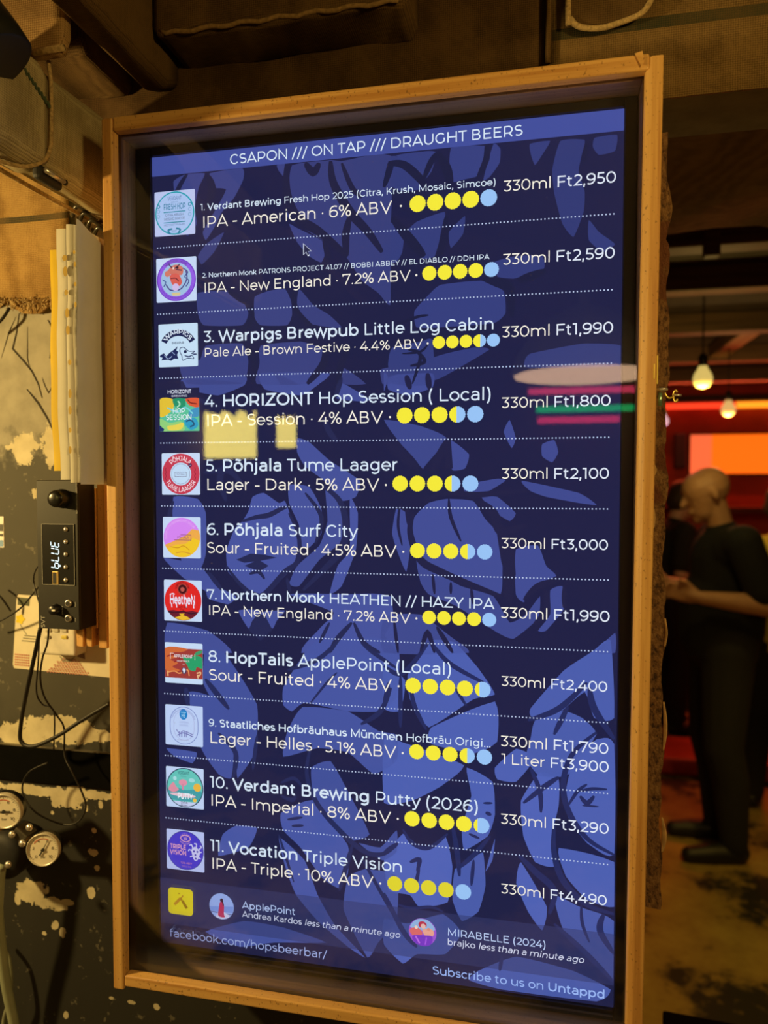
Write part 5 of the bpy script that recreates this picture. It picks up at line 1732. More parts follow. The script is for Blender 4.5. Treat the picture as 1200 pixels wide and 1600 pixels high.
mb.build('printed_picture', [plain('print_green', (0.10, 0.11, 0.07), 0.8), plain('print_yellow', (0.75, 0.58, 0.03), 0.8), plain('print_red', (0.55, 0.25, 0.19), 0.8), plain('print_grey', (0.30, 0.27, 0.20), 0.8), plain('print_mauve', (0.22, 0.14, 0.13), 0.8)], po)
re_ = thing('remote_control', (-0.16, 0.05, 1.45), 'white remote control with grey and yellow keys hanging behind the black amplifier', 'remote')
YR = 0.052
a, c = at(62, 1023, YR), at(117, 940, YR)
mb = MB()
mb.box((a.x - .002, YR, a.z), (c.x, WY - .0015, c.z + 0.02))
mb.build('body', plain('white_plastic', (0.72, 0.68, 0.58), 0.45), re_, bevel=0.004, seg=4)
for px, py, mt in ((76, 985, 0), (88, 985, 0), (101, 985.5, 0), (75, 995.5, 0), (101, 995.5, 1)):
    p = at(px, py, YR)
    mb = MB()
    mb.box((p.x - .0042, YR - .0018, p.z - .0024), (p.x + .0042, YR + .001, p.z + .0024))
    mb.build('key', plain('yellow_key', (0.62, 0.52, 0.10), 0.5) if mt else M['key'] if 'key' in M else M.setdefault('key', plain('grey_key', (0.50, 0.47, 0.38), 0.5)), re_, bevel=0.001)
st = thing('wall_sticker', (-0.29, WY, 1.60), 'small white and blue sticker on the wall at the far left edge', 'sticker')
mb = MB()
q = [at(-14, 806, WY), at(6, 807, WY), at(7, 856, WY), at(-14, 855, WY)]
mb.box((q[3].x, WY - .0008, q[3].z), (q[1].x, WY - .0001, q[1].z))
mb.build('backing', M['paper'], st)
mb = MB()
for y0, y1, mi in ((819, 830, 0), (834, 838, 0), (844, 854, 1)):
    mb.face([at(-12, y0, WY - .001), at(5, y0, WY - .001), at(5, y1, WY - .001), at(-12, y1, WY - .001)], mi=mi)
mb.build('printed_marks', [M['cable'], plain('print_blue', (0.2, 0.35, 0.6), 0.7)], st)

# ------------------------------------------------------------------ black rail and cables
z0, z1 = at(80, 1229, 0.066).z, at(80, 1173, 0.066).z
rl = thing('black_rail', (-0.5, 0.06, z0), 'black horizontal metal channel across the wall left of the frame', 'rail')
mb = MB()
mb.box((-1.5, 0.0745, z0), (-0.038, WY - .0005, z1 - .001))
mb.build('channel', plain('black_steel', (0.0035, 0.0035, 0.003), 0.95), rl).data.materials[0].node_tree.nodes['Principled BSDF'].inputs['Specular IOR Level'].default_value = 0.05
mb = MB()
mb.box((-1.5, 0.0738, z1 - .001), (-0.038, WY - .0005, z1 + .0002))
mb.build('top_edge', plain('worn_steel_edge', (0.20, 0.18, 0.14), 0.4, 0.6), rl)


def cable(pts, r, lab, name='cable', y=0.05):
    mb = MB()
    P = [at(p[0], p[1], p[2] if len(p) > 2 else y) for p in pts]
    mb.tube(smooth_path(P, 8), r, 10)
    return tag(mb.build(name, M['cable'], smooth=True), lab, 'cable', 'cables under the amplifier')


cable([(63, 982, -.02), (55, 1020, .0), (42, 1080, .02), (33, 1130, .03), (33, 1158, .034), (52, 1166, .034), (90, 1150, .034), (130, 1124, .034), (172, 1099, .034)], .0026, 'thick black cable dropping from the amplifier then bending right behind the frame', 'power_cable')
cable([(76, 982, -.015), (74, 1005, -.012), (66, 1030, -.008), (63, 1060, .0), (70, 1090, .018), (89, 1118, .040), (100, 1138, .050), (101, 1180, .046), (112, 1205, .041), (128, 1238, .041), (134, 1262, .041), (122, 1284, .041), (98, 1288, .041), (60, 1272, .041), (40, 1250, .041), (35, 1228, .041), (46, 1206, .041), (74, 1192, .040)], .0012, 'thin black lead ending in a round loop hanging below the black rail')
cable([(62, 982, -.018), (60, 1030, .0), (57, 1080, .02), (66, 1100, .03), (84, 1112, .034), (84, 1172, .039)], .0010, 'thin black lead dropping straight from the amplifier to the black rail')
cable([(60, 884, .0), (54, 896, .012), (53, 912, .02), (60, 938, .01), (66, 955, .01)], .0010, 'thin black lead looped tightly against the left side of the amplifier')
cable([(62, 915, .01), (50, 930, .03), (30, 952, .05), (0, 970, .055), (-30, 978, .055)], .0012, 'thin black lead running from the amplifier to the left image edge')
cable([(-20, 915, .06), (2, 934, .06), (17, 955, .068)], .0013, 'short grey-black lead behind the upper corner of the cream paper sheet')
cable([(-20, 520, .06), (2, 500, .06), (15, 481, .066)], .0020, 'short black cable end under the frayed edge of the burlap sack')

# ------------------------------------------------------------------ gas regulator with two gauges, hose
rg = thing('gas_regulator', (-0.25, 0.03, 1.15), 'black gas regulator with two round white pressure gauges on the dark wall', 'regulator')
M['gauge_rim'] = plain('gauge_rim', (0.55, 0.52, 0.44), 0.35, 0.3)
M['gauge_face'] = plain('gauge_face', (0.74, 0.69, 0.56), 0.6, 0, 0.03)
M['red_ink'] = plain('red_ink', (0.55, 0.16, 0.10), 0.6)
M['ink'] = plain('dark_ink', (0.03, 0.03, 0.025), 0.6)


def gauge(px, py, y, r, yaw, tilt, needle):
    c = at(px, py, y)
    mtx = Matrix.Translation(c) @ Matrix.Rotation(yaw, 4, 'Z') @ Matrix.Rotation(tilt, 4, 'X') @ R90
    mb = MB()
    mb.lathe([(r * .80, -.014), (r * .97, -.012), (r, -.003), (r, .002), (r * .97, .0032), (r * .91, .0030), (r * .90, .0012)], 40, mtx)
    g = mb.build('gauge', M['gauge_rim'], rg, smooth=True)
    g.data.materials.append(M['black'])
    for p_ in g.data.polygons:
        if (mtx.inverted() @ (p_.center + rg.location)).z < -.0035:
            p_.material_index = 1
    mb = MB()
    mb.face([mtx @ Vector((r * .91 * math.cos(i * PI / 24), r * .91 * math.sin(i * PI / 24), .0014)) for i in range(48)])
    mb.build('dial_face', M['gauge_face'], g, recalc=False)
    mb = MB()
    f = lambda u, v: mtx @ Vector((u, v, .0017))
    for i in range(31):
        a = math.radians(225 - 9 * i)
        q = .72 if i % 5 == 0 else .79
        ribbon(mb, [(r * q * math.cos(a), r * q * math.sin(a)), (r * .84 * math.cos(a), r * .84 * math.sin(a))], r * .022, f, (0, 0, 0), 0)
    for k, s in enumerate(('0', '2', '4', '6', '8', '10')):
        a = math.radians(225 - 54 * k)
        cx, cy = r * .58 * math.cos(a), r * .58 * math.sin(a)
        kk = r * .16 / 700
        glyphs(mb, [(s, 100, 0)], lambda a_, b_: f(cx + (a_ - 300) * kk, cy + (b_ - 350) * kk), (0, 0, 0), 0)
    ribbon(mb, [(r * .66 * math.cos(math.radians(a)), r * .66 * math.sin(math.radians(a))) for a in range(60, 150, 6)], r * .06, f, (0, 0, 0), 1)
    kk = r * .13 / 700
    glyphs(mb, [('bar', 90, 0)], lambda a_, b_: f((a_ - 800) * kk, -r * .5 + b_ * kk), (0, 0, 0), 0)
    mb.build('dial_marks', [M['ink'], M['red_ink']], g, recalc=False)
    mb = MB()
    a = math.radians(needle)
    d, n_ = Vector((math.cos(a), math.sin(a), 0)), Vector((-math.sin(a), math.cos(a), 0))
    pts = [d * -r * .38 + n_ * r * .05, d * -r * .38 - n_ * r * .05, d * r * .74]
    mb.add([mtx @ (p + Vector((0, 0, z))) for z in (.0024, .0030) for p in pts], [(0, 1, 2), (5, 4, 3), (0, 3, 4, 1), (1, 4, 5, 2), (2, 5, 3, 0)])
    mb.lathe([(r * .10, .0018), (r * .10, .0034), (.00001, .0036)], 16, mtx)
    mb.build('needle', M['ink'], g)
    return c, mtx


c1, m1 = gauge(7, 1267, 0.005, .0235, 0.20, 0.05, 180)
c2, m2 = gauge(68, 1327, 0.010, .0212, 0.24, -0.06, 62)
hub = at(16, 1330, 0.045)
mb = MB()
mb.lathe([(.024, -.03), (.030, -.028), (.032, -.005), (.032, .012), (.028, .018), (.020, .022), (.00001, .023)], 32, Matrix.Translation(hub) @ R90)
mb.build('body', M['black_matte'], rg, smooth=True)
mb = MB()
mb.tube([m1 @ Vector((0, 0, -.016)), hub + Vector((-.012, .0, .03)), hub + Vector((-.005, 0, .01))], .0065, 12)
mb.tube([m2 @ Vector((0, 0, -.016)), hub + Vector((.03, .004, 0)), hub + Vector((.012, 0, 0))], .0065, 12)
mb.build('gauge_stem', plain('tarnished_brass', (0.30, 0.16, 0.05), 0.4, 0.8), rg, smooth=True)
p = at(36, 1302, 0.015)
mb = MB()
mb.box(p - Vector((.010, .008, .007)), p + Vector((.010, .012, .007)), rot=Matrix.Rotation(0.6, 3, 'Y'))
mb.build('valve_block', plain('grey_valve', (0.10, 0.09, 0.07), 0.4, 0.5), rg, bevel=0.0015)
for px, py in ((20, 1303), (14, 1350), (36, 1317), (47, 1292)):
    p = at(px, py, 0.006)
    mb = MB()
    mb.lathe([(.0046, 0), (.0046, .002), (.0034, .0042), (.00001, .0048)], 12, Matrix.Translation(p) @ R90)
    mb.build('screw', M['chrome'], rg, smooth=True)
mb = MB()
mb.tube([hub + Vector((0, .02, 0)), hub + Vector((0, WY - hub.y - .001, 0))], .012, 12)
mb.build('mount', M['black_matte'], rg, smooth=True)
mb = MB()
P = [at(2, 1352, .02), at(-2, 1390, .02), at(-3, 1430, .022), at(2, 1480, .03), at(10, 1540, .04), at(22, 1600, .05), at(30, 1660, .055)]
mb.tube(smooth_path(P, 8), .0066, 14)
o = mb.build('gas_hose', plain('pale_green_hose', (0.34, 0.38, 0.26), 0.45, 0, 0.08), smooth=True)
tag(o, 'pale green gas hose curving down from the regulator at the left edge', 'hose', 'hoses')
mb = MB()
mb.tube(smooth_path([at(2, 1640, .055), at(7, 1590, .055), at(16, 1556, .055), at(14, 1500, .06), at(-6, 1470, .06)], 8), .003, 10)
o = mb.build('gas_hose', plain('dull_green_hose', (0.26, 0.28, 0.20), 0.5), smooth=True)
tag(o, 'thin dull green hose crossing behind the thick pale hose in the bottom left corner', 'hose', 'hoses')

# black round lamp shade hanging at the top left, in front of the wrapped beam
ls = thing('spot_lamp', (-0.10, -0.2, 2.07), 'black round lamp shade close by in the top left corner', 'lamp')
c = at(-62, 60, -0.20)
mt_ = Matrix.Translation(c) @ Matrix.Rotation(-0.5, 4, 'Y') @ Matrix.Rotation(0.35, 4, 'X')
mb = MB()
r = 0.0525
prof = [(r * .93, -.030), (r, -.030), (r * 1.0, -.012), (r * .96, .012), (r * .84, .034), (r * .62, .052), (r * .34, .062), (.012, .066), (.012, .085), (.00001, .086)]
mb.lathe(prof, 40, mt_)
mb.build('shade', plain('black_enamel', (0.008, 0.010, 0.009), 0.5), ls, smooth=True)
mb = MB()
mb.tube([mt_ @ Vector((0, 0, .085)), c + Vector((-.03, 0, .18)), Vector((c.x - .03, c.y, 2.449))], .004, 10)
mb.build('arm', M['black'], ls, smooth=True)

# ------------------------------------------------------------------ the far room: joists, bulbs, lit wall
M['joist'] = wood('dark_joist', (0.16, 0.085, 0.035), (0.07, 0.035, 0.014), 0, 0.7, False)
M['joist_y'] = wood('dark_long_joist', (0.26, 0.16, 0.05), (0.14, 0.07, 0.025), 1, 0.7, False)
for y, z, lab in ((1.42, 2.345, 'nearest dark wooden joist under the far ceiling'), (1.98, 2.36, 'second dark wooden joist under the far ceiling, beyond the nearest one'), (2.75, 2.36, 'third dark wooden joist under the far ceiling'),
                  (3.60, 2.36, 'fourth dark wooden joist, just beyond the nearer glowing bulb'), (4.45, 2.36, 'farthest dark wooden joist, in front of the red wall')):
    mb = MB()
    mb.box((-0.5, y, z), (2.598, y + 0.09, 2.449))
    o = mb.build('ceiling_joist', M['joist'], bevel=0.006)
    tag(o, lab, 'joist', 'joists of the far room')
mb = MB()
mb.box((1.33, 2.85, 2.375), (1.42, 3.59, 2.449))
tag(mb.build('ceiling_brace', M['joist_y'], bevel=0.006), 'short lit timber brace running away between two joists above the nearer bulb', 'brace')
mb = MB()
n, m_ = 24, 16
vs, fs = [], []
for s in (0, 1):
    for i in range(n + 1):
        for k in range(m_ + 1):
            x = 0.45 + 2.1 * i / n
            y = WY + 0.105 + 0.72 * k / m_
            g = k / m_
            fold = 0.012 * math.sin(9 * x + 5 * g) + (0.05 * max(0, 1 - abs(x - 1.0 - 0.3 * (1 - g)) * 7)) * -g
            vs.append((x, y, 2.20 + 0.03 * g + fold + s * 0.003))
w = m_ + 1
for s in (0, 1):
    o_ = s * (n + 1) * w
    for i in range(n):
        for k in range(m_):
            fs.append((o_ + i * w + k, o_ + (i + 1) * w + k, o_ + (i + 1) * w + k + 1, o_ + i * w + k + 1))
mb.add(vs, fs)
o = mb.build('ceiling_cloth', burlap('slack_ceiling_cloth', (0.42, 0.30, 0.15), (0.20, 0.14, 0.065)), smooth=True)
tag(o, 'slack dark cloth with folds hung under the ceiling just beyond the opening', 'cloth')
p = at(1112, 370, 1.38)
mb = MB()
mb.box((p.x - .02, 1.36, 2.30), (p.x + .02, 1.40, 2.449))
tag(mb.build('hanger_post', M['joist'], bevel=0.003), 'short upright wooden hanger in front of the nearest joist', 'post')


def bulb(px, py, y, r, lab, col, strength, light):
    c = at(px, py, y)
    t = thing('pendant_bulb', c, lab, 'bulb', 'bulbs of the far room')
    mb = MB()
    mb.lathe([(.00001, -r), (r * .55, -r * .86), (r * .9, -r * .45), (r, 0), (r * .86, r * .5), (r * .55, r * 1.0), (r * .42, r * 1.35)], 24, Matrix.Translation(c))
    mb.build('glass', glow('bulb_glow', col, strength), t, smooth=True)
    mb = MB()
    mb.lathe([(r * .44, r * 1.35), (r * .48, r * 1.5), (r * .48, r * 2.3), (r * .3, r * 2.6), (.003, r * 2.7)], 16, Matrix.Translation(c))
    mb.build('holder', M['black'], t, smooth=True)
    mb = MB()
    mb.tube([c + Vector((0, 0, r * 2.65)), Vector((c.x, c.y, 2.449))], .003, 8)
    mb.build('cord', M['cable'], t)
    d = bpy.data.lights.new('bulb_light', 'POINT')
    d.energy, d.color, d.shadow_soft_size = light, col, r
    lo = bpy.data.objects.new('bulb_light', d)
    lo.location = c - Vector((0, 0, r * 1.6))
    COL.objects.link(lo)


bulb(1098, 592, 2.20, .036, 'nearer glowing yellow-white bulb hanging beyond the brass hook latch', (1.0, 0.74, 0.20), 0.62, 5.0)
bulb(1138, 640, 3.30, .036, 'farther small glowing bulb in front of the red strip light', (1.0, 0.60, 0.20), 0.62, 4.5)
bulb(1037, 658, 3.0, .024, 'tiny pinkish bulb right beside the bark board edge', (0.85, 0.50, 0.62), 0.75, 0.2)

ns = thing('strip_light', (2.0, FAR - .05, 2.26), 'long red glowing strip light high on the far red wall', 'strip light')
z = at(1100, 634, FAR - .06).z
mb = MB()
mb.box((1.0, FAR - .10, z + .03), (2.58, FAR - .002, z + .08))
mb.build('housing', M['black_matte'], ns)
mb = MB()
mb.tube([(1.0, FAR - .06, z), (at(1150, 636, FAR - .06).x, FAR - .06, z)], .022, 12)
mb.build('red_tube', glow('red_tube', (1.0, 0.05, 0.015), 1.3), ns, smooth=True)
mb = MB()
mb.tube([(at(1150, 636, FAR - .06).x, FAR - .06, z), (2.58, FAR - .06, z)], .024, 12)
mb.build('amber_tube', glow('amber_tube', (1.0, 0.28, 0.015), 1.6), ns, smooth=True)
d = bpy.data.lights.new('strip_glow', 'AREA')
d.shape, d.size, d.size_y, d.energy, d.color = 'RECTANGLE', 1.4, 0.04, 30.0, (1.0, 0.10, 0.03)
lo = bpy.data.objects.new('strip_glow', d)
lo.location = (1.8, FAR - .13, z)
lo.rotation_euler = (math.radians(-70), 0, 0)
COL.objects.link(lo)

ws = thing('lit_wall_screen', (2.0, FAR - .03, 1.7), 'wide glowing orange screen on the far red wall behind the bald man', 'screen')
a, c = at(1076, 742, FAR - .03), at(1200, 676, FAR - .03)
mb = MB()
mb.box((a.x, FAR - .03, a.z), (2.58, FAR - .002, c.z))
mb.build('panel', M['black_matte'], ws)
mb = MB()
xm = at(1112, 700, FAR - .03).x
mb.face([(a.x + .01, FAR - .031, a.z + .01), (xm, FAR - .031, a.z + .01), (xm, FAR - .031, c.z - .01), (a.x + .01, FAR - .031, c.z - .01)], mi=0)
mb.face([(xm, FAR - .031, a.z + .01), (2.57, FAR - .031, a.z + .01), (2.57, FAR - .031, c.z - .01), (xm, FAR - .031, c.z - .01)], mi=1)
mb.build('lit_face', [glow('coral_light', lin((250, 108, 62)), 1.0), glow('orange_light', lin((254, 110, 18)), 1.05)], ws, recalc=False)
mb = MB()
a, c = at(1054, 732, FAR - .08), at(1073, 676, FAR - .08)
mb.box((a.x, FAR - .08, a.z), (c.x, FAR - .002, c.z))
tag(mb.build('wall_speaker', plain('dark_violet', (0.03, 0.008, 0.03), 0.6), bevel=.01), 'dark violet box on the red wall left of the orange screen', 'speaker')
mb = MB()
zsh = at(1150, 792, FAR - .2).z
mb.box((1.2, FAR - .22, zsh - .05), (2.58, FAR - .002, zsh))
tag(mb.build('wall_shelf', plain('dark_red_shelf', (0.12, 0.02, 0.012), 0.6), bevel=.005), 'dark red shelf along the far wall below the orange screen', 'shelf')

bn = thing('upholstered_bench', (1.6, 3.8, 0), 'low red upholstered bench standing behind the legs of the bald man', 'bench')
zb0 = at(1060, 1184, 3.66).z
mb = MB()
mb.box((0.9, 3.64, zb0 - .10), (2.35, 4.05, zb0))
mb.build('seat', plain('red_leatherette', (0.55, 0.05, 0.03), 0.5), bn, bevel=.02, seg=3)
mb = MB()
mb.box((0.92, 3.67, 0.04), (2.33, 4.02, zb0 - .101))
mb.build('base', plain('olive_base', (0.22, 0.15, 0.05), 0.7), bn)
for x, y in ((0.97, 3.71), (2.28, 3.71), (0.97, 3.98), (2.28, 3.98)):
    mb = MB()
    mb.box((x - .03, y - .03, 0), (x + .03, y + .03, .04))
    mb.build('leg', M['black_matte'], bn)

M['table_black'] = plain('black_table_top', (0.002, 0.002, 0.002), 0.9)
M['table_black'].node_tree.nodes['Principled BSDF'].inputs['Specular IOR Level'].default_value = 0.1
tb = thing('black_table', (0.85, 0.3, 0), 'black table whose far corner just shows at the bottom edge right of the frame', 'table')
k_ = at(1035, 1577, 0.545)
zt_ = k_.z
mt_ = Matrix.Translation((k_.x, k_.y, 0)) @ Matrix.Rotation(math.radians(-4), 4, 'Z')


def tbox(name, a, c, mat, bev=0.004):
    mb = MB()
    mb.box(a, c)
    mb.v = [tuple(mt_ @ Vector(p)) for p in mb.v]
    mb.build(name, mat, tb, bevel=bev)


tbox('top', (0.0, -0.30, zt_ - .03), (0.62, 0.0, zt_), M['table_black'])
for x, y in ((.02, -.28), (.56, -.28), (.02, -.06), (.56, -.06)):
    tbox('leg', (x, y, 0), (x + .04, y + .04, zt_ - .0305), M['black_matte'])

# ------------------------------------------------------------------ people of the far room
M['skin'] = plain('skin', (0.58, 0.30, 0.16), 0.55, 0, 0.06, 30)
M['skin2'] = plain('skin_light', (0.60, 0.38, 0.27), 0.55, 0, 0.06, 30)
M['black_cotton'] = plain('black_cotton', (0.010, 0.010, 0.010), 0.9)
M['dark_denim'] = plain('dark_denim', (0.014, 0.014, 0.018), 0.9)
M['yellow_cotton'] = plain('yellow_cotton', (0.62, 0.52, 0.06), 0.9)
M['shoe'] = plain('dark_shoe', (0.012, 0.012, 0.012), 0.5)
M['hair_dark'] = plain('dark_hair', (0.03, 0.018, 0.010), 0.7, 0, 0.3, 200)


def person(loc, rot, lab, skin, shirt, trousers, hair, arms, head_tilt, bald, belly=0.0, scale=1.0):
    """Body in local space: X forward, Y to the person's left, Z up. One continuous remeshed surface; clothes and hair are children."""
    V = Vector
    tf = Matrix.Translation(loc) @ Matrix.Rotation(rot, 4, 'Z') @ Matrix.Scale(scale, 4)
    neck = V((0.015, 0, 1.47))
    hc = V((0.060 + head_tilt * .05, 0, 1.605 - head_tilt * .02))
    hr = Matrix.Rotation(head_tilt, 3, 'Y')

    def H(x, y, z):
        return hc + hr @ V((x, y, z))
    body = []
    body += [(V((0, 0, .98)), .135, V((0.0, 0, 1.12)), .125), (V((0, 0, 1.12)), .125, V((-.01, 0, 1.32)), .135), (V((-.01, .09, 1.36)), .085, V((-.01, -.09, 1.36)), .085),
             (V((-.01, 0, 1.38)), .075, neck, .056), (neck, .056, H(-.015, 0, -.03), .058)]
    if belly:
        body += [(V((belly, 0, 1.02)), .13, V((belly, 0, 1.12)), .13)]
    # head: skull, face, jaw, nose, brows, lips, ears
    body += [(H(-.018, 0, .035), .088, H(.018, 0, .030), .082), (H(.020, 0, -.015), .074, H(.028, 0, -.055), .060), (H(.045, 0, -.085), .034, H(.060, 0, -.092), .026),
             (H(.085, 0, .020), .012, H(.112, 0, -.022), .014), (H(.078, .034, .030), .014, H(.086, -.034, .030), .014), (H(.088, .018, -.058), .010, H(.088, -.018, -.058), .010)]
    for s in (-1, 1):
        body += [(H(-.004, s * .082, .018), .016, H(-.010, s * .088, -.012), .012), (H(-.012, s * .090, .022), .008, H(-.018, s * .094, .004), .008)]
    legs, feet = [], []
    for s in (-1, 1):
        hip, knee, ank = V((0, s * .085, .92)), V((.02, s * .105, .50)), V((-.03, s * .11, .085))
        legs += [(hip, .098, knee, .066), (knee, .066, knee + (ank - knee) * .35 + V((-.015, 0, 0)), .060), (knee + (ank - knee) * .35 + V((-.015, 0, 0)), .060, ank, .042)]
        feet += [(V((-.05, s * .11, .045)), .040, V((.07, s * .12, .038)), .036), (V((.07, s * .12, .038)), .036, V((.16, s * .125, .030)), .028)]
    body += legs + [(a, r * .9, c, q * .9) for a, r, c, q in feet]
    sleeves = []
    for s, (sh, el, wr, hd) in arms.items():
        sh, el, wr, hd = V(sh), V(el), V(wr), V(hd)
        body += [(V((-.01, s * .10, 1.38)), .07, sh, .062), (sh, .060, el, .045), (el, .046, el + (wr - el) * .35, .043), (el + (wr - el) * .35, .043, wr, .028)]
        sleeves += [(V((-.01, s * .10, 1.38)), .082, sh, .078), (sh, .078, sh + (el - sh) * .8, .068)]
        d = (hd - wr).normalized()
        side = d.cross(V((0, 0, 1)))
        side = side.normalized() if side.length > .1 else V((0, 1, 0))
        up = side.cross(d).normalized()
        palm = wr + d * .085
        body += [(wr, .026, wr + d * .035, .026), (wr + d * .03 + up * .018, .018, palm + up * .026, .015), (wr + d * .03 - up * .018, .018, palm - up * .026, .015), (wr + d * .04, .018, palm, .016)]
        curl = -side * s
        for k, (o_, ln) in enumerate(((.030, .066), (.011, .076), (-.009, .072), (-.028, .056))):
            b0 = palm + up * o_
            b1 = b0 + d * ln * .42 + curl * ln * .12
            b2 = b1 + d * ln * .24 + curl * ln * .26
            b3 = b2 + d * ln * .04 + curl * ln * .26
            body += [(b0, .0100, b1, .0094), (b1, .0094, b2, .0088), (b2, .0088, b3, .0080)]
        t0 = wr + d * .035 + up * .026
        t1 = t0 + d * .030 + up * .024 + curl * .014
        t2 = t1 + d * .028 + up * .004 + curl * .012
        body += [(t0, .013, t1, .011), (t1, .011, t2, .0095)]

    root = bpy.data.objects.new('person', None)

    def make(name, caps, mat, vox, parent):
        mb = MB()
        for a, r, c, q in caps:
            mb.capsule(tf @ a, r * scale, tf @ c, q * scale, 12)
        o = mb.build(name, mat, parent, smooth=True, recalc=False)
        rm = o.modifiers.new('remesh', 'REMESH')
        rm.mode = 'VOXEL'
        rm.voxel_size = vox
        rm.use_smooth_shade = True
        sm = o.modifiers.new('smooth', 'SMOOTH')
        sm.factor, sm.iterations = 0.5, 3
        return o
    COL.objects.link(root)
    root.location = loc
    tag(root, lab, 'person')
    make('body', body, skin, 0.0075, root)
    torso = [(V((0, 0, .94)), .148, V((0.0, 0, 1.12)), .142), (V((0, 0, 1.12)), .142, V((-.01, 0, 1.32)), .150), (V((-.01, .09, 1.365)), .098, V((-.01, -.09, 1.365)), .098), (V((-.01, 0, 1.40)), .080, V((.005, 0, 1.435)), .070)]
    if belly:
        torso += [(V((belly, 0, .98)), .143, V((belly, 0, 1.12)), .145), (V((-.05, 0, 1.0)), .13, V((-.06, 0, 1.3)), .135)]
    make('shirt', torso + sleeves, shirt, 0.011, root)
    tr = [(V((0, .05, .93)), .140, V((0, -.05, .93)), .140)] + [(a, r + .018, c, q + .018) for a, r, c, q in legs]
    make('trousers', tr, trousers, 0.012, root)
    for s in (0, 2):
        make('shoe', [(a, r + .008, c, q + .008) for a, r, c, q in feet[s:s + 2]], M['shoe'], 0.009, root)
    if hair:
        if bald:
            hp = [(H(-.050, s * .062, -.010), .030, H(-.075, s * .035, -.030), .030) for s in (-1, 1)] + [(H(-.078, .03, -.03), .028, H(-.078, -.03, -.03), .028)]
        else:
            hp = [(H(-.030, 0, .050), .092, H(.025, 0, .060), .080), (H(-.045, 0, -.010), .085, H(-.035, 0, .03), .09), (H(-.03, .065, .0), .035, H(-.03, -.065, .0), .035)]
        make('hair', hp, hair, 0.010, root)
    return root


def floor_at(px, y):
    p = at(px, 1300, y)
    return Vector((p.x, y, 0))


person(floor_at(1122, 2.78), math.radians(186), 'bald man in a black t-shirt and dark trousers standing side-on with forearms raised', M['skin'], M['black_cotton'], M['dark_denim'], None,
       {-1: ((-.02, -.185, 1.40), (-.02, -.235, 1.13), (.20, -.12, 1.19), (.30, -.06, 1.21)), 1: ((-.02, .185, 1.40), (-.10, .235, 1.145), (.155, .20, 1.17), (.28, .14, 1.20))}, 0.26, True, 0.05, 1.02)
person(floor_at(1212, 3.30), math.radians(65), 'dark haired person in a yellow top cut off by the right image edge', M['skin2'], M['yellow_cotton'], M['dark_denim'], M['hair_dark'],
       {-1: ((-.02, -.185, 1.40), (-.03, -.24, 1.12), (.10, -.25, .90), (.16, -.25, .82)), 1: ((-.02, .185, 1.40), (-.05, .24, 1.12), (.05, .25, .89), (.10, .25, .80))}, 0.1, False, 0, 0.97)
person(floor_at(1046, 4.5), math.radians(20), 'dark haired person in black mostly hidden between the bark board and the bald man', M['skin2'], M['black_cotton'], M['dark_denim'], M['hair_dark'],
       {-1: ((-.02, -.185, 1.40), (-.08, -.24, 1.12), (.10, -.20, .99), (.19, -.17, .97)), 1: ((-.02, .185, 1.40), (-.05, .24, 1.12), (.20, .20, 1.12), (.29, .18, 1.14))}, 0.25, False, 0, 0.98)

# ------------------------------------------------------------------ the bar room behind the camera, seen only as reflections in the glass


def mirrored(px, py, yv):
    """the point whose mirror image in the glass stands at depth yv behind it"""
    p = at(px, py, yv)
    return Vector((p.x, 2 * (-0.0355) - yv, p.z))


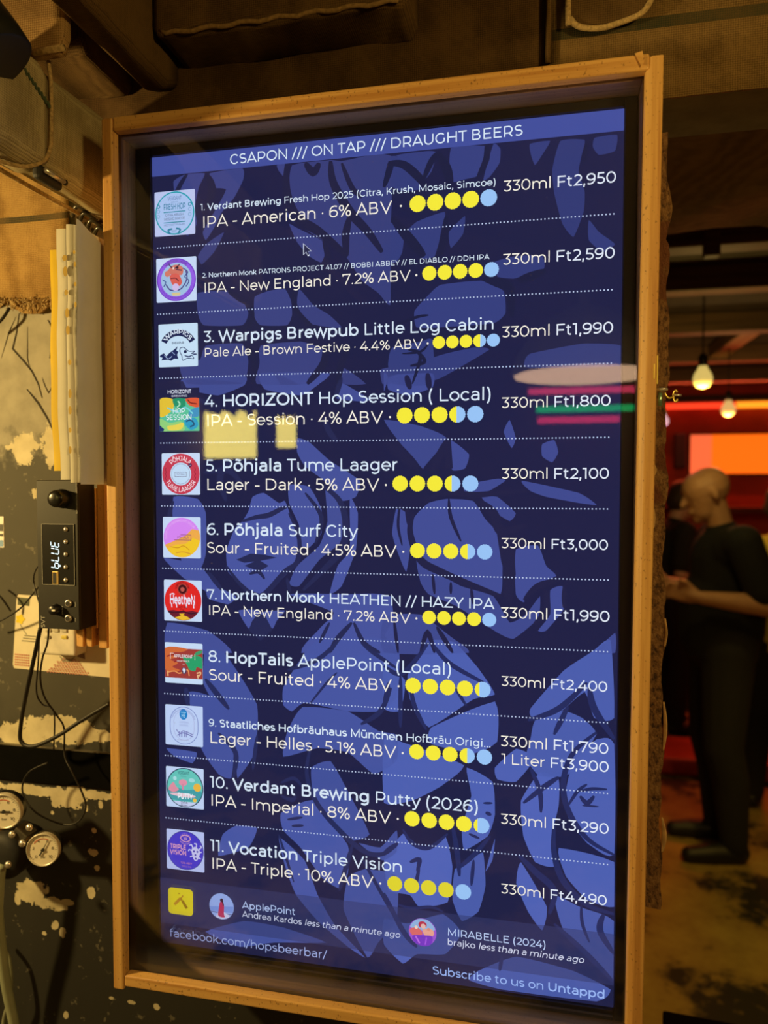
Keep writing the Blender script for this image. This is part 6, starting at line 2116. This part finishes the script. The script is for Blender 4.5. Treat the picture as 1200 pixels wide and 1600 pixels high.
c = mirrored(912, 586, 1.75)
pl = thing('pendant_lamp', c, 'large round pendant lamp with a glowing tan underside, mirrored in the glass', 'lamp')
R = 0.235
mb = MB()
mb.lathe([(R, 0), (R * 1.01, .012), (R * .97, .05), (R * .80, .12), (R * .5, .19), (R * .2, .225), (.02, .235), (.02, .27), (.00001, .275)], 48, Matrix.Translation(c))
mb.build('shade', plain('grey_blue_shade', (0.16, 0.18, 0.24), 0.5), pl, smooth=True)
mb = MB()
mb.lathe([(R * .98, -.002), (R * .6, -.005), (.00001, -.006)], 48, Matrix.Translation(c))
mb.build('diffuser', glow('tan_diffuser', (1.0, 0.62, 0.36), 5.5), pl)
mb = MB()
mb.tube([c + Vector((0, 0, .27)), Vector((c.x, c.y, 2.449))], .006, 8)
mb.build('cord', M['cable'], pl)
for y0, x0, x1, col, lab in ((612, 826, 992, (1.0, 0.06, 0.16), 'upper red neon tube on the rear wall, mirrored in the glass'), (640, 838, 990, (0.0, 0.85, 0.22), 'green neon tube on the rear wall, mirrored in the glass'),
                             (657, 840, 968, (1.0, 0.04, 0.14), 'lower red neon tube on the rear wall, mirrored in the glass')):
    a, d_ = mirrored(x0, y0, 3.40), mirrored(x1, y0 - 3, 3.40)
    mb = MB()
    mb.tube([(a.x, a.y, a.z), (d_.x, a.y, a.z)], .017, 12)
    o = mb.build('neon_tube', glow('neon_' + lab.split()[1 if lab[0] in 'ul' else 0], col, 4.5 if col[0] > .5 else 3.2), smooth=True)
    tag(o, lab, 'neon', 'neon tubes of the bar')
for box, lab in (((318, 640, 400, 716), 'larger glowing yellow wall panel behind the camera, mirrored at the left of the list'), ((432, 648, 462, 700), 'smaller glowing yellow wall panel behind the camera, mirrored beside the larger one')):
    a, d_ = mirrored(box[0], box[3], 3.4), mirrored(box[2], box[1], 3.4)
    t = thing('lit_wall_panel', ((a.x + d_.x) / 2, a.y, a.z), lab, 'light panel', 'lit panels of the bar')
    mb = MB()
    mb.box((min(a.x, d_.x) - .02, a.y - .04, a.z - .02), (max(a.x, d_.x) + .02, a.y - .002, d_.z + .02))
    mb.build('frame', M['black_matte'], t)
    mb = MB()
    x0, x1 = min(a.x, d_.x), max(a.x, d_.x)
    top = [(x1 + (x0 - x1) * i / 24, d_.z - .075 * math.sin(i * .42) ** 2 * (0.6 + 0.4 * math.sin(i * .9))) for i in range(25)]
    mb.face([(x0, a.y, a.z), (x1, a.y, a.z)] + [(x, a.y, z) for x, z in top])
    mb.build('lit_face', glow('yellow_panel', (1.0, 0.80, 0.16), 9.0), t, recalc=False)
